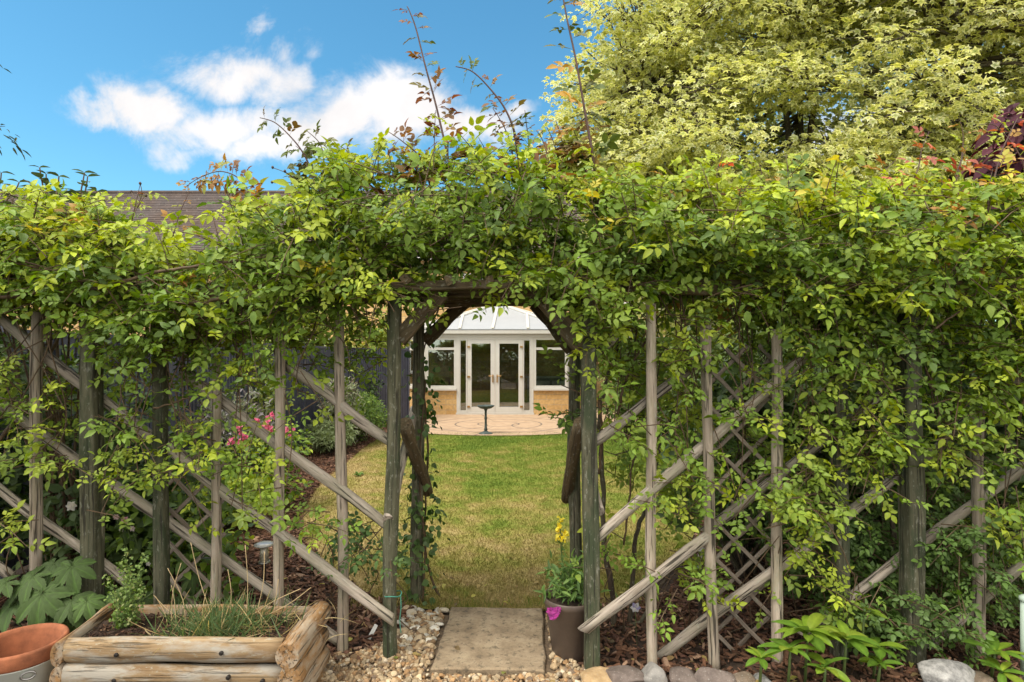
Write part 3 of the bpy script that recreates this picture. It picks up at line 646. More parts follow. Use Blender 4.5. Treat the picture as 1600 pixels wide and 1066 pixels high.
rail(rf_, 925, 557, YR - .02, 975, 514, YR + .12, 22); rail(rf_, 918, 698, YR - .05, 1096, 558, YR + .08, 21); rail(rf_, 921, 846, YR - .05, 1312, 515, YR + .1, 22); rail(rf_, 914, 988, ya - .02, 1108, 832, YR - .03, 23); rail(rf_, 1104, 834, YR + .06, 1400, 594, YR + .1, 21)
rail(rf_, 1022, 1032, YR + .06, 1415, 738, YR + .08, 22); rail(rf_, 1435, 720, YR + .08, 1600, 586, YR + .08, 20); rail(rf_, 1255, 993, YR + .09, 1640, 697, YR + .09, 22); rail(rf_, 1445, 1008, YR + .1, 1660, 830, YR + .1, 21)
# top rails
def bar(parent, name, a, b, wy, wz, m=BEAM): return pole(name, a, b, wz / 2, m, parent, 1, 1, 1.2, seg=20, flat=wy / wz)
bar(lf, 'top_rail', P(-260, 464, YL + .08), P(600, 462, YL + .08), .05, .085); bar(rf_, 'top_rail', P(935, 450, YR + .09), P(1860, 450, YR + .09), .05, .085)
TIE = plain('black_tie', (.012, .012, .012), .5); TWINE = plain('green_twine', (.05, .22, .16), .7)
def ring(parent, name, c_, r_, th, m, sq=1.):
    mb = MB(); mb.tube([c_ + Vector((r_ * math.cos(q), r_ * sq * math.sin(q), .004 * math.sin(3 * q))) for q in np.linspace(0, 2 * math.pi, 21)], th, 6, False); mb.build(name, m, parent, True)
ring(rf_, 'cable_tie', P(1107, 580, YR - .03), .034, .0035, TIE); ring(lf, 'cable_tie', P(330, 868, YL + .06), .05, .0035, TIE)

ar = thing('garden_arch', 'rustic timber arch with knee braces framing the gap to the lawn', 'arch', (-.02, 3.1, 0))
pole('post', (P(611, 1032, 3.12)[0], 3.12, -.03), P(617, 440, 3.12), 23 / 2 / F * 3.12, DPOST, ar, 0, .9, 1.5, seg=18)
pole('post', (P(924, 1050, 3.0)[0], 3.0, -.03), P(921, 440, 3.0), 24 / 2 / F * 3.0, DPOST, ar, 1, .97, 1, seg=24)
pole('post', (P(652, 940, 3.84)[0], 3.84, -.03), P(657, 466, 3.84), 20 / 2 / F * 3.84, POST, ar, 0, .9, 1.5, seg=16)
pole('post', (P(902, 935, 3.78)[0], 3.78, -.03), P(896, 466, 3.78), 20 / 2 / F * 3.78, POST, ar, 0, .9, 1.5, seg=16)
bar(ar, 'lintel', P(600, 446, 3.03), P(938, 446, 2.95), .05, .05); bar(ar, 'lintel', P(590, 456, 3.2), P(950, 456, 3.1), .05, .07); bar(ar, 'lintel', P(630, 469, 3.84), P(925, 469, 3.78), .06, .075)
for xx in (630, 700, 765, 835, 905): bar(ar, 'rafter', P(xx, 436, 2.95), P(800 + (xx - 800) * .81, 452, 3.95), .05, .04)
bar(ar, 'knee_brace', P(622, 528, 3.12), P(694, 458, 3.12), .06, .088); bar(ar, 'knee_brace', P(664, 535, 3.84), P(730, 470, 3.84), .06, .085); bar(ar, 'knee_brace', P(915, 545, 3.0), P(838, 455, 3.0), .06, .095); bar(ar, 'knee_brace', P(893, 548, 3.78), P(835, 475, 3.78), .06, .085)
pole('side_rail', P(634, 664, 3.22), P(667, 766, 3.98), .040, BEAM, ar, 0, .95, 1.2); pole('side_rail', P(607, 812, 3.08), P(646, 640, 3.9), .03, RAIL, ar, 0, .95, 1.2)
pole('side_rail', P(905, 662, 3.12), P(887, 778, 3.88), .040, BEAM, ar, 0, .95, 1.2); pole('side_rail', P(935, 800, 3.0), P(905, 645, 3.85), .03, RAIL, ar, 0, .95, 1.2)
ring(ar, 'twine', P(614, 928, 3.12), .046, .0035, TWINE)
mb = MB(); q0 = P(626, 930, 3.06); mb.tube(spline([q0, q0 + Vector((.004, -.01, -.06)), q0 + Vector((-.002, -.012, -.13)), q0 + Vector((.004, -.01, -.2))]), .0028, 5); mb.build('twine', TWINE, ar, True)

# lattice panels
def lattice(label, c0, c1, Y, n, cat='trellis'):
    (xa, ya), (xb, yb) = c0, c1; r_ = thing('lattice_panel', label, cat, P((xa + xb) / 2, yb, Y)); A = P(xa, ya, Y); B = P(xb, yb, Y); w_, h_ = B.x - A.x, A.z - B.z; st = w_ / n * 1.0
    for sgn in (1, -1):
        k = -int(h_ / st) - 2
        for i in range(k, int((w_ + h_) / st) + 2):
            # line x = s + sgn*z, clipped to the panel
            s = A.x + i * st + (.4 * st if sgn > 0 else .1 * st) if sgn > 0 else A.x + i * st
            pts = []
            for z in (B.z, A.z):
                pass
            f0 = (lambda z: s + (z - B.z)) if sgn > 0 else (lambda z: s + w_ * 0 - (z - B.z) + 0)
            lo, hi = B.z, A.z
            if sgn > 0: lo = max(lo, B.z + (A.x - s)); hi = min(hi, B.z + (B.x - s))
            else: lo = max(lo, B.z + (s - B.x)); hi = min(hi, B.z + (s - A.x))
            if hi - lo < .06: continue
            Yo = Y + (.007 if sgn > 0 else -.007)
            pole('lath', (f0(lo), Yo, lo), (f0(hi), Yo, hi), .011, LATT, r_, 1, 1, .5, seg=10, flat=.5)
lattice('thin diamond lattice panel behind the left pole trellis above the planter', (262, 640), (350, 955), YL + .16, 1.6)
lattice('thin diamond lattice panel behind the right pole trellis', (1108, 540), (1208, 1035), YR + .16, 1.75)

# ================================================================== GROUND LEVEL THINGS
slm, t, b, _ = mat('slab_stone'); c = t.coord(); n1 = t.noise(c, 7, 7, .7); n2 = t.noise(c, 45, 5, .7); pits = t.mapr(t.noise(c, 26, 4, .7), .38, .46, 1, 0)
col = t.ramp(n1, [(.3, (.13, .092, .056)), (.5, (.26, .195, .125)), (.7, (.36, .285, .19))]); col = t.mix(t.m('MULTIPLY', pits, .65), col, (.06, .05, .035)); col = t.mix(t.mapr(n2, .55, .75, 0, .5), col, (.10, .085, .06))
t.put(b.inputs['Base Color'], col); b.inputs['Roughness'].default_value = .92; t.put(b.inputs['Normal'], t.bump(t.m('ADD', n1, t.m('MULTIPLY', n2, .5)), .8, .012))
sl_ = MB(); cs = [(-.425, 2.97), (.172, 2.95), (.20, 3.68), (-.392, 3.7)]; N = 10; V = []
ring_ = []
for i in range(4):
    a_, b_ = Vector(cs[i]), Vector(cs[(i + 1) % 4])
    for j in range(N): p = a_.lerp(b_, j / N); ring_.append((p.x + random.uniform(-.006, .006), p.y + random.uniform(-.006, .006)))
M_ = len(ring_); cen = (-.11, 3.32)
ins = [(cen[0] + (x - cen[0]) * .975, cen[1] + (y - cen[1]) * .975) for x, y in ring_]
sl_.add([(x, y, 0) for x, y in ring_] + [(x, y, .03) for x, y in ring_] + [(x, y, .038) for x, y in ins], [tuple(range(M_))[::-1]] + [(i, (i + 1) % M_, M_ + (i + 1) % M_, M_ + i) for i in range(M_)] + [(M_ + i, M_ + (i + 1) % M_, 2 * M_ + (i + 1) % M_, 2 * M_ + i) for i in range(M_)] + [tuple(range(2 * M_, 3 * M_))])
tag(sl_.build('paving_slab', slm), 'square worn paving slab lying in the gap under the arch', 'paving slab')

def rockmat(name, c1, c2, sc=18, bands=0):
    m, t, b, _ = mat(name); c = t.coord(); n = t.noise(c, sc, 7, .68); s = t.mapr(t.noise(c, sc * 6, 3, .6), .6, .7)
    if bands: n = t.m('ADD', t.m('MULTIPLY', n, .7), t.m('MULTIPLY', t.noise(t.mapping(c, (6, 6, bands)), 1, 3, .6), .4))
    col = t.mix(t.m('MULTIPLY', s, .5), t.mix(t.mapr(n, .32, .7), c1, c2), (.4, .38, .34))
    t.put(b.inputs['Base Color'], col); b.inputs['Roughness'].default_value = .8; t.put(b.inputs['Normal'], t.bump(n, .6, .012)); return m
RK = {'tan': rockmat('tan_rock', (.30, .19, .09), (.50, .36, .20)), 'red': rockmat('red_grey_rock', (.085, .065, .057), (.185, .145, .128)), 'grey': rockmat('banded_grey_rock', (.12, .115, .11), (.33, .31, .29), 14, 40),
      'pale': rockmat('pale_rough_rock', (.085, .085, .085), (.42, .41, .40), 22), 'brown': rockmat('brown_rock', (.10, .075, .055), (.22, .165, .12))}
for i, (px, py, wx, wy, wz, k, lb) in enumerate([(936, 1052, .11, .09, .05, 'tan', 'small tan stone tucked against the foot of the right arch post'), (972, 1060, .13, .09, .055, 'red', 'long smooth reddish grey boulder beside the tan stone'),
        (1020, 1056, .075, .08, .075, 'grey', 'round banded grey boulder at the foot of a pale pole'), (1066, 1064, .09, .08, .05, 'red', 'low reddish boulder between two larger boulders'),
        (1112, 1058, .125, .09, .06, 'red', 'broad mauve grey boulder in front of the second pale pole'), (1158, 1063, .07, .07, .045, 'brown', 'small brown boulder at the right end of the boulder edging'),
        (1192, 1062, .05, .05, .035, 'pale', 'small speckled grey stone beside the leafy rosettes'), (1478, 1054, .17, .10, .075, 'pale', 'rough pale grey rock below the double post on the right'), (1528, 1066, .11, .09, .045, 'brown', 'flat brown stone beside the rough pale rock'),
        (1185, 1075, .09, .06, .03, 'tan', 'flat tan stone half under the leafy rosettes'), (1040, 1075, .06, .05, .03, 'tan', 'small buff stone in front of the boulders')]):
    Y = 2.88 if py < 1070 else 2.8; V, T, _w = ico(4, 40 + i, 1, .1); x = (px - 800) / F * Y
    # soften the facets: two smoothing passes happen through the subdivision level
    me = npmesh('boulder', V * (wx, wy, wz), T); o = link('boulder', me, RK[k], None, (x, Y, wz * .55)); o.rotation_euler = (0, 0, random.uniform(-.4, .4)); tag(o, lb, 'boulder', 'boulders edging the right bed')
protos = [npmesh('limestone_piece', ico(3, 70 + i, .6)[0], ico(3, 70 + i, .6)[1], np.tile(pal(1, [(.60, .52, .40), (.52, .40, .26), (.62, .58, .50)], [1, 1, 1], .1), (len(ico(3, 70 + i, .6)[0]), 1))) for i in range(7)]
placed = []
for i in range(4000):
    if len(placed) >= 44: break
    px, py = random.uniform(622, 702), random.uniform(955, 1018); q = G(px, py); r_ = random.uniform(.016, .034)
    if q.x > -.44 or q.x < -.70: continue
    if any((q.x - a) ** 2 + (q.y - b_) ** 2 < (.8 * (r_ + c_)) ** 2 for a, b_, c_ in placed): continue
    placed.append((q.x, q.y, r_)); o = bpy.data.objects.new('limestone_piece', protos[i % 7]); S.collection.objects.link(o)
    if not protos[i % 7].materials: protos[i % 7].materials.append(STONE)
    o.location = (q.x, q.y, .012 + r_ * .4); o.scale = (r_ * random.uniform(1, 1.5), r_, r_ * random.uniform(.8, 1.1)); o.rotation_euler = (random.uniform(-.4, .4), random.uniform(-.4, .4), random.uniform(0, 6.28))
    tag(o, 'chunky pale limestone piece in the pile left of the paving slab', 'stone', 'limestone pieces beside the slab')

# log planter
Yf, Yb = 2.55, 2.93; zt_ = CH - (1001 - HY) / F * Yf; xl, xr = (92 - 800) / F * Yf, (447 - 800) / F * Yf; xbl, xbr = (176 - 800) / F * Yb, (492 - 800) / F * Yb
pl = thing('log_planter', 'rectangular half-log planter filled with dark soil in front of the left trellis', 'planter', ((xl + xr) / 2, Yf, 0)); lh = .113
NAIL = plain('nail_head', (.03, .026, .024), .5, .5)
for k in range(4):
    z = zt_ - lh / 2 - k * lh; m_ = LOGW
    fl = pole('log', (xl + .015, Yf + .028, z), (xr - .02, Yf + .03, z + random.uniform(-.004, .004)), lh / 2, m_, pl, 0, .98, .9, 20, flat=.62)
    for nx in ((.26, .72) if k == 0 else (.25, .75, .9) if k == 1 else ()):
        c_ = Vector((xl + (xr - xl) * nx, Yf + .024 - lh * .31, z + random.uniform(-.008, .012))); mb = MB(); mb.tube([c_ + Vector((0, .012, 0)), c_ - Vector((0, .004, 0)), c_ - Vector((0, .006, 0))], [.0095, .0095, .006], 12); mb.build('nail', NAIL, fl)
    pole('log', (xr + .02, Yf - .035, z + .004), (xbr + .02, Yb + .03, z + .004), lh / 2, LOGR, pl, 0, .99, .9, 20, flat=.95); pole('log', (xl - .012, Yf + .0, z - .002), (xbl - .012, Yb + .03, z), lh * .48, LOGR, pl, 0, .99, .9, 20, flat=.5)
    pole('log', (xbl, Yb + .02, z - .015), (xbr, Yb + .02, z - .015), lh / 2, LOGR, pl, 0, .98, .6, 16, flat=.35)
so_ = MB(); nx, ny = 26, 10; V = []
for j in range(ny + 1):
    for i in range(nx + 1):
        tj = j / ny; x0 = xl + (xbl - xl) * tj; x1 = xr + (xbr - xr) * tj; V.append((x0 + (x1 - x0) * i / nx, Yf + .03 + (Yb - Yf - .02) * tj, zt_ - .055 + random.uniform(-.012, .012)))
so_.add(V, [(j * (nx + 1) + i, j * (nx + 1) + i + 1, (j + 1) * (nx + 1) + i + 1, (j + 1) * (nx + 1) + i) for j in range(ny) for i in range(nx)])
soil_o = so_.build('soil', gm, pl, True)
ch = Leaves(); K = 1500; tt = rng.uniform(0.04, .96, K); X = xl + (xbl - xl) * tt + (xr - xl + (xbr - xbl - xr + xl) * tt) * rng.uniform(.03, .97, K)
ch.add(CHIP, np.c_[X, Yf + .04 + (Yb - Yf - .05) * tt, zt_ - .05 + rng.uniform(-.005, .012, K)], rv(K) * (1, 1, .4), rv(K, .5) + (0, 0, 1), rng.uniform(.008, .028, K), pal(K, [(.04, .02, .012), (.075, .036, .02), (.025, .014, .009), (.16, .09, .05)], [3, 3, 3, .5], .2)); tag(ch.build('soil_crumbs', BARKCHIP, pl, smooth=False), kind='stuff')

# terracotta pot standing in a white bucket
TC = plain('terracotta', (.29, .098, .043), .85, var=.38, scale=14, bump=.35); ENAM = plain('white_enamel', (.60, .63, .58), .35, var=.06)
pc = Vector(((33 - 800) / F * 2.64, 2.64, 0)); zr = CH - (1000 - HY) / F * 2.64
tp = thing('terracotta_pot', 'empty orange terracotta pot with a thick rim, set in a white bucket', 'plant pot', pc + Vector((0, 0, zr - .3)))
mb = MB(); mb.lathe([(.10, -.30), (.15, -.075), (.152, -.072), (.171, -.07), (.176, -.06), (.178, -.012), (.174, -.002), (.166, 0), (.158, -.004), (.152, -.02), (.146, -.075), (.11, -.2), (.10, -.28), (.001, -.28)], pc + Vector((0, 0, zr)), 56); mb.build('body', TC, tp, True)
mb = MB(); mb.lathe([(.125, -.155), (.06, -.14), (.001, -.145)], pc + Vector((0, 0, zr)), 32, False); mb.build('soil', gm, tp, True)
bk = thing('bucket', 'white enamel bucket with a ring handle under the terracotta pot', 'bucket', pc)
mb = MB(); mb.lathe([(.125, 0), (.162, zr - .078), (.168, zr - .076), (.167, zr - .07), (.158, zr - .074), (.121, .01), (.001, .01)], pc, 48); mb.build('body', ENAM, bk, True)
q0 = Vector((pc.x + .125, pc.y - .108, zr - .105)); STEEL = plain('dull_steel', (.35, .34, .33), .35, .9)
mb = MB(); mb.tube([q0 + Vector((.028 * math.cos(a) * .72, .028 * math.cos(a) * .55, .016 * math.sin(a))) for a in np.linspace(0, 6.283, 25)], .0042, 6, False); mb.build('handle', STEEL, bk, True)

# brown flower pot
BP = plain('brown_glaze', (.105, .078, .062), .45, var=.12, scale=20, bump=.1)
bc = Vector(((891 - 800) / F * 3.17, 3.17, 0)); ht_ = .335; bpot = thing('brown_pot', 'tall brown plastic pot of flowers behind the right arch post', 'plant pot', bc)
mb = MB(); mb.lathe([(.095, 0), (.098, .004), (.142, ht_ - .04), (.148, ht_ - .035), (.151, ht_ - .004), (.147, ht_), (.141, ht_ - .003), (.136, ht_ - .05), (.001, ht_ - .05)], bc, 48); mb.build('body', BP, bpot, True)
mb = MB(); mb.lathe([(.135, ht_ - .045), (.07, ht_ - .03), (.001, ht_ - .035)], bc, 32, False); mb.build('soil', gm, bpot, True)

# solar path lights, a plant label, a green tube
def solar(px, py, Y, ht, label, r0=.045):
    p = P(px, py, Y); p.z = 0; s_ = thing('solar_light', label, 'garden light', p, 'solar path lights'); zz = P(px, py, Y).z
    mb = MB(); mb.lathe([(.001, zz + .012), (r0 * .6, zz + .009), (r0, zz), (r0, zz - .006), (r0 * .5, zz - .008), (.001, zz - .008)], p, 24); mb.build('cap', plain('cap_steel', (.62, .61, .58), .32, .35), s_, True)
    mb = MB(); mb.lathe([(r0 * .42, zz - .008), (r0 * .42, zz - .11), (r0 * .36, zz - .11), (.001, zz - .11)], p, 16); mb.build('lens', plain('lens', (.5, .45, .36), .15, .2), s_, True)
    mb = MB(); mb.lathe([(r0 * .6, zz - .11), (r0 * .6, zz - .122), (.012, zz - .125), (.010, 0), (.001, -.02)], p, 12); mb.build('stake', STEEL, s_, True)
solar(413, 850, 3.62, .4, 'steel solar light with a flat round cap on the bark behind the planter', .062); solar(1094, 858, 3.55, .4, 'dark steel solar light half hidden behind the second right pale pole', .035)
LBL = plain('white_label', (.75, .75, .72), .5, var=.03)
p = G(581, 1000); mb = MB(); q = Matrix.Rotation(.5, 3, 'Y') @ Matrix.Rotation(-.5, 3, 'X'); mb.box((p.x, p.y, .04), (.022, .002, .1), q); tag(mb.build('plant_label', LBL), 'small white plant label leaning in the bark by the arch post', 'plant label')
p = P(1601, 940, 2.9); mb = MB(); mb.tube([(p.x + .014, 2.9, -.02), (p.x + .014, 2.9, p.z)], .028, 16); mb.lathe([(.03, 0), (.034, .004), (.034, .02), (.02, .03), (.001, .03)], (p.x + .014, 2.9, p.z), 16); tag(mb.build('painted_post', plain('mint_paint', (.42, .52, .45), .5, var=.05), None, True), 'pale mint painted round post at the right edge', 'post')

# ================================================================== PLANTS
UP = np.array((0, 0, 1.))
def unit(a): return a / (np.linalg.norm(a, axis=1, keepdims=True) + 1e-9)
class Rose:
    """twigs with compound leaves collected for one plant"""
    def __init__(s): s.L = Leaves(); s.M = MB()
    def twigs(s, pos, dirs, ln, k, cols, lsc=.088, light=(0, -.5, .85), jit=.42, stem=True, tm=ROSE):
        pos = np.asarray(pos, float); n = len(pos)
        if n == 0: return
        dirs = unit(np.asarray(dirs, float)); ln = np.broadcast_to(ln, (n,)); light = np.asarray(light, float)
        sag = np.array((0, 0, -.35))
        for j in range(k):
            t = (j + .6) / k * ln + rng.uniform(-.02, .02, n)
            p = pos + dirs * t[:, None] + sag * (t ** 2 / np.maximum(ln, .01) * .5)[:, None]
            nr = unit(light + rv(n, jit)); side = unit(np.cross(dirs, nr)) * (1 if j % 2 else -1)
            yd = dirs * rng.uniform(.2, .9, (n, 1)) + side * .9 + rv(n, .35) + (0, 0, -.12)
            yd = yd - nr * np.sum(yd * nr, 1, keepdims=True) * .75
            s.L.add(tm, p, yd, nr, lsc * rng.uniform(.55, 1.2, n), cols * (1 + rng.normal(0, .12, (n, 1))))
        if stem:
            for p, d, l in zip(pos, dirs, ln):
                p = Vector(p); d = Vector(d); s.M.tube([p - d * .06, p + d * l * .5 - Vector((0, 0, .04 * l)), p + d * l - Vector((0, 0, .17 * l))], [.0032, .0025, .0014], 4, False)
    def finish(s, root, leafm=LEAF):
        o = s.L.build('foliage', leafm, root)
        if s.M.v: s.M.build('stems', CANE, root, True)
TOPX = [-250, 0, 60, 150, 210, 270, 340, 390, 440, 480, 520, 580, 640, 700, 760, 820, 880, 930, 980, 1060, 1150, 1230, 1300, 1380, 1460, 1540, 1620, 1850]
TOPY = [330, 335, 322, 325, 362, 392, 396, 370, 325, 285, 254, 240, 246, 236, 236, 242, 262, 275, 276, 286, 296, 302, 300, 290, 282, 272, 268, 270]
BOTX = [-250, 0, 60, 150, 250, 350, 430, 500, 560, 610, 640, 680, 740, 800, 850, 880, 930, 960, 1000, 1100, 1200, 1300, 1420, 1500, 1620, 1850]
BOTY = [445, 440, 445, 475, 530, 520, 500, 450, 432, 430, 428, 424, 424, 428, 440, 462, 480, 455, 435, 445, 462, 520, 540, 580, 590, 600]
HOLES = [(384, 812, 446, 905), (300, 448, 395, 474), (628, 434, 700, 456), (715, 438, 775, 458), (1062, 438, 1165, 458), (1010, 470, 1030, 640), (1100, 500, 1122, 640), (1205, 515, 1222, 700), (520, 478, 540, 640), (428, 515, 446, 600), (50, 488, 66, 600), (132, 490, 160, 700),
         (330, 555, 348, 640), (600, 455, 640, 560), (640, 462, 870, 700), (1300, 620, 1322, 760), (1405, 610, 1445, 800), (1522, 650, 1540, 760), (242, 580, 262, 640), (905, 590, 940, 700), (720, 520, 850, 560)]
def keep(px, py, m=0): return not any(a - m < px < c + m and b - m < py < d + m for a, b, c, d in HOLES)
plants = {}
def rose(key, label, x, Y):
    plants[key] = (Rose(), thing('climbing_rose', label, 'climbing rose', (x, Y, 0)))
rose('l', 'yellow green climbing rose sprawling along the top of the left trellis', -1.75, 3.35)
rose('a', 'dense green climbing rose heaped over the arch with tall red tipped shoots', -.35, 3.6)
rose('r', 'climbing rose hanging over the pale poles just right of the arch', .66, 3.45)
rose('f', 'large climbing rose with red new tips over the double post on the right', 2.3, 3.4)
def who(px): return 'l' if px < 455 + random.gauss(0, 25) else 'a' if px < 945 + random.gauss(0, 25) else 'r' if px < 1275 + random.gauss(0, 25) else 'f'
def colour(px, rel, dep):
    """leaf colour: yellow-green on top (fresh growth plus painted backlight), mature green below, a few yellow or brown leaves"""
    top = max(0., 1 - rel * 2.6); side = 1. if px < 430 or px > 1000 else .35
    q = random.random(); young_backlit = top * (.7 + .3 * side) + .10 * side  # yellow-green share: new growth, and light through the top leaves put into colour
    if q < young_backlit * .85 or random.random() < .12: c = YG if random.random() < .8 else (.24, .315, .012)
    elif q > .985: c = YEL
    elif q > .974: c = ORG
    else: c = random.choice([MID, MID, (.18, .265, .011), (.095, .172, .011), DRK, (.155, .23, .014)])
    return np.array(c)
def band(n, dep0=2.72, dep1=3.6):
    b = {k: ([], [], [], []) for k in plants}
    while n > 0:
        px = random.uniform(-240, 1840); t_ = np.interp(px, TOPX, TOPY); bt = np.interp(px, BOTX, BOTY)
        rel = random.random() ** .9; py = t_ + (bt - t_) * rel + 12
        bulge = max(.5 * (rel > .5), abs(math.sin(min(1, rel * 1.1 + .05) * math.pi)) ** .6); q = random.random() ** 1.25
        Y = 3.15 - .42 * bulge + q * (.35 + .55 * bulge)
        if 590 < px < 960: Y += q * .4
        # the photo outline is at the hedge's own depth: carry it to the sampled depth at the same world height
        w_ = P(px, py, 3.1); w_.y = Y
        pxx, pyy = 800 + w_.x * F / Y, HY - (w_.z - CH) * F / Y
        if Y < 3.22 and not keep(pxx, pyy, 20): n -= .3; continue
        if 640 < pxx < 862 and pyy > 424: n -= .2; continue
        if 860 < pxx < 905 and pyy > 445: n -= .2; continue
        if 600 < pxx < 650 and pyy > 440: n -= .2; continue
        k = who(px); n -= 1
        d = Vector((random.gauss(0, .8), random.gauss(-.35, .5), random.gauss(.25 if rel < .3 else -.05, .45)))
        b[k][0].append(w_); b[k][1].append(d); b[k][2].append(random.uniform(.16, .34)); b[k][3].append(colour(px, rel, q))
    for k, (p, d, l, c) in b.items():
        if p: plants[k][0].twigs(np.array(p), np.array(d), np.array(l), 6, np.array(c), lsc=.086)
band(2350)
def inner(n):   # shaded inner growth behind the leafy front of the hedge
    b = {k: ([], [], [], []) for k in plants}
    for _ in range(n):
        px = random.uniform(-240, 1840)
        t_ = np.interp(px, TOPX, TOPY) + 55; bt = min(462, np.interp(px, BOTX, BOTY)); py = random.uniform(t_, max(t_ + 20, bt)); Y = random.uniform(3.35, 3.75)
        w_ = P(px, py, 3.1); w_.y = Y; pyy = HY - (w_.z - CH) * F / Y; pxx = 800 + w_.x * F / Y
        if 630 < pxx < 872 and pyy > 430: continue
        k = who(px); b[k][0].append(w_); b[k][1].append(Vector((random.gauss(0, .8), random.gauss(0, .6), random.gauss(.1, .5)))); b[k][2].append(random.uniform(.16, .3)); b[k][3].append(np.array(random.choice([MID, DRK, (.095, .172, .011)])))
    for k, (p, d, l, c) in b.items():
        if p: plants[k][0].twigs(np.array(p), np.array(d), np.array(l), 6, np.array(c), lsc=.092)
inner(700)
def blob(x, y, rx, ry, n, Y0, Y1, cols=None, lsc=.076, k=5, m=0, free=False):
    if cols is None: n = max(1, round(n * (.72 if x < 470 else 1.3 if Y0 > 3.2 else .72 if x < 1235 else 1.05)))
    b = {q: ([], [], [], []) for q in plants}; tries = 0
    while n > 0 and tries < 6000:
        tries += 1; a = random.uniform(0, 6.28); r_ = math.sqrt(random.random()); px, py = x + rx * r_ * math.cos(a), y + ry * r_ * math.sin(a); Y = random.uniform(Y0, Y1)
        if not free and Y < 3.24 and not keep(px, py, 24): continue
        n -= 1; q = 'l' if x < 470 else 'a' if x < 700 else 'r' if x < 1270 else 'f'
        w_ = P(px, py, Y); b[q][0].append(w_); b[q][1].append(Vector((random.gauss(0, .8), random.gauss(-.3, .4), random.gauss(-.1, .5)))); b[q][2].append(random.uniform(.12, .26))
        b[q][3].append(np.array(random.choice(cols or [MID, MID, (.18, .265, .011), YG, (.23, .295, .014), (.155, .23, .014)])))
    for q, (p, d, l, c) in b.items():
        if p: plants[q][0].twigs(np.array(p), np.array(d), np.array(l), k, np.array(c), lsc=lsc)
    if y > 520 and not free:      # the canes these sprigs hang from or climb
        for _ in range(2 if rx > 30 else 1):
            dark = cols is not None; e = P(x + random.gauss(0, rx * .5), y + ry * random.uniform(.2, .8), (Y0 + Y1) / 2); q = 'l' if x < 470 else 'a' if x < 700 else 'r' if x < 1270 else 'f'
            a = Vector((e.x + random.gauss(0, .15), 3.4, 0)) if dark or y > 800 else P(x + random.gauss(0, 45), random.uniform(430, 460), random.uniform(3.05, 3.3))
            m1 = a.lerp(e, .35) + Vector((random.gauss(0, .06), random.gauss(0, .03), random.gauss(0, .04))); m2 = a.lerp(e, .7) + Vector((random.gauss(0, .05), random.gauss(0, .03), random.gauss(0, .04)))
            sp = spline([a, m1, m2, e], 6); plants[q][0].M.tube(sp, [.0045 - .0022 * i_ / len(sp) for i_ in range(len(sp))], 5, False)
FR = (2.95, 3.12); BK = (3.24, 3.6)
# leaves low on the left trellis
for a in [(60, 540, 70, 45, 10, *BK), (30, 620, 60, 50, 16, *FR), (100, 640, 55, 50, 16, *BK), (60, 700, 60, 40, 12, *FR), (30, 810, 40, 22, 6, *FR), (90, 590, 20, 50, 4, *BK), (205, 540, 45, 45, 14, *FR), (200, 600, 45, 40, 6, *BK), (205, 665, 36, 30, 8, *FR), (165, 690, 24, 30, 6, *FR), (150, 790, 30, 26, 3, *FR),
          (290, 600, 40, 40, 7, *BK), (300, 540, 50, 40, 12, *FR), (290, 680, 34, 40, 9, *FR), (285, 735, 34, 22, 7, *FR), (205, 750, 28, 14, 3, *FR), (345, 560, 30, 28, 3, *FR), (400, 560, 40, 40, 6, *FR), (390, 610, 26, 20, 3, *FR), (470, 540, 36, 40, 9, *BK), (480, 610, 28, 26, 4, *FR), (560, 560, 36, 40, 7, *BK), (575, 520, 36, 36, 9, *BK), (500, 500, 30, 24, 6, *FR),
          (410, 740, 30, 26, 9, *FR), (375, 785, 26, 22, 4, *FR), (485, 815, 26, 30, 8, *FR), (375, 700, 22, 24, 3, *FR), (310, 655, 26, 16, 3, *FR), (545, 540, 14, 60, 4, *FR), (5, 560, 22, 50, 6, *FR), (-120, 650, 90, 130, 40, *FR)]: blob(*a)
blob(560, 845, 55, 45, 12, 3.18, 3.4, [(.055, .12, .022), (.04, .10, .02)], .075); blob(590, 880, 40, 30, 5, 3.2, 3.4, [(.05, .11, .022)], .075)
# down the arch posts
blob(700, 470, 20, 16, 2, 2.95, 3.05, None, .08, 4, 0, True); blob(680, 465, 26, 18, 2, 2.95, 3.1, None, .075, 4, 0, True); blob(815, 452, 26, 10, 3, 2.9, 3.05, None, .085, 4, 0, True)
blob(850, 432, 60, 6, 16, 2.78, 2.92, None, .085, 5, 0, True); blob(920, 450, 30, 20, 12, 2.78, 2.92, None, .085, 5, 0, True); blob(590, 455, 40, 20, 12, 2.8, 3.0, None, .085, 5, 0, True)
for x_ in (40, 110, 200, 260, 430, 500, 560, 1010, 1180, 1240, 1300, 1360, 1430, 1500, 1570): blob(x_, 452, 40, 18, 5, 2.85, 3.05, None, .085, 5, 0, x_ not in (430, 1010))
blob(926, 495, 26, 40, 20, 2.86, 3.1, None, .085, 5, 0, True); blob(925, 555, 24, 36, 9, 2.88, 3.05, None, .08, 5, 0, True); blob(892, 605, 10, 30, 4, 3.0, 3.4, None, .08, 4, 0, True); blob(950, 520, 30, 40, 8, 2.95, 3.15, None, .08, 5, 0, True); blob(945, 620, 16, 30, 3, 3.05, 3.2, None, .07, 4, 0, True); blob(893, 650, 10, 18, 4, 3.3, 3.7, [DRK, MID], .08, 4, 0, True); blob(965, 570, 20, 30, 5, *BK)
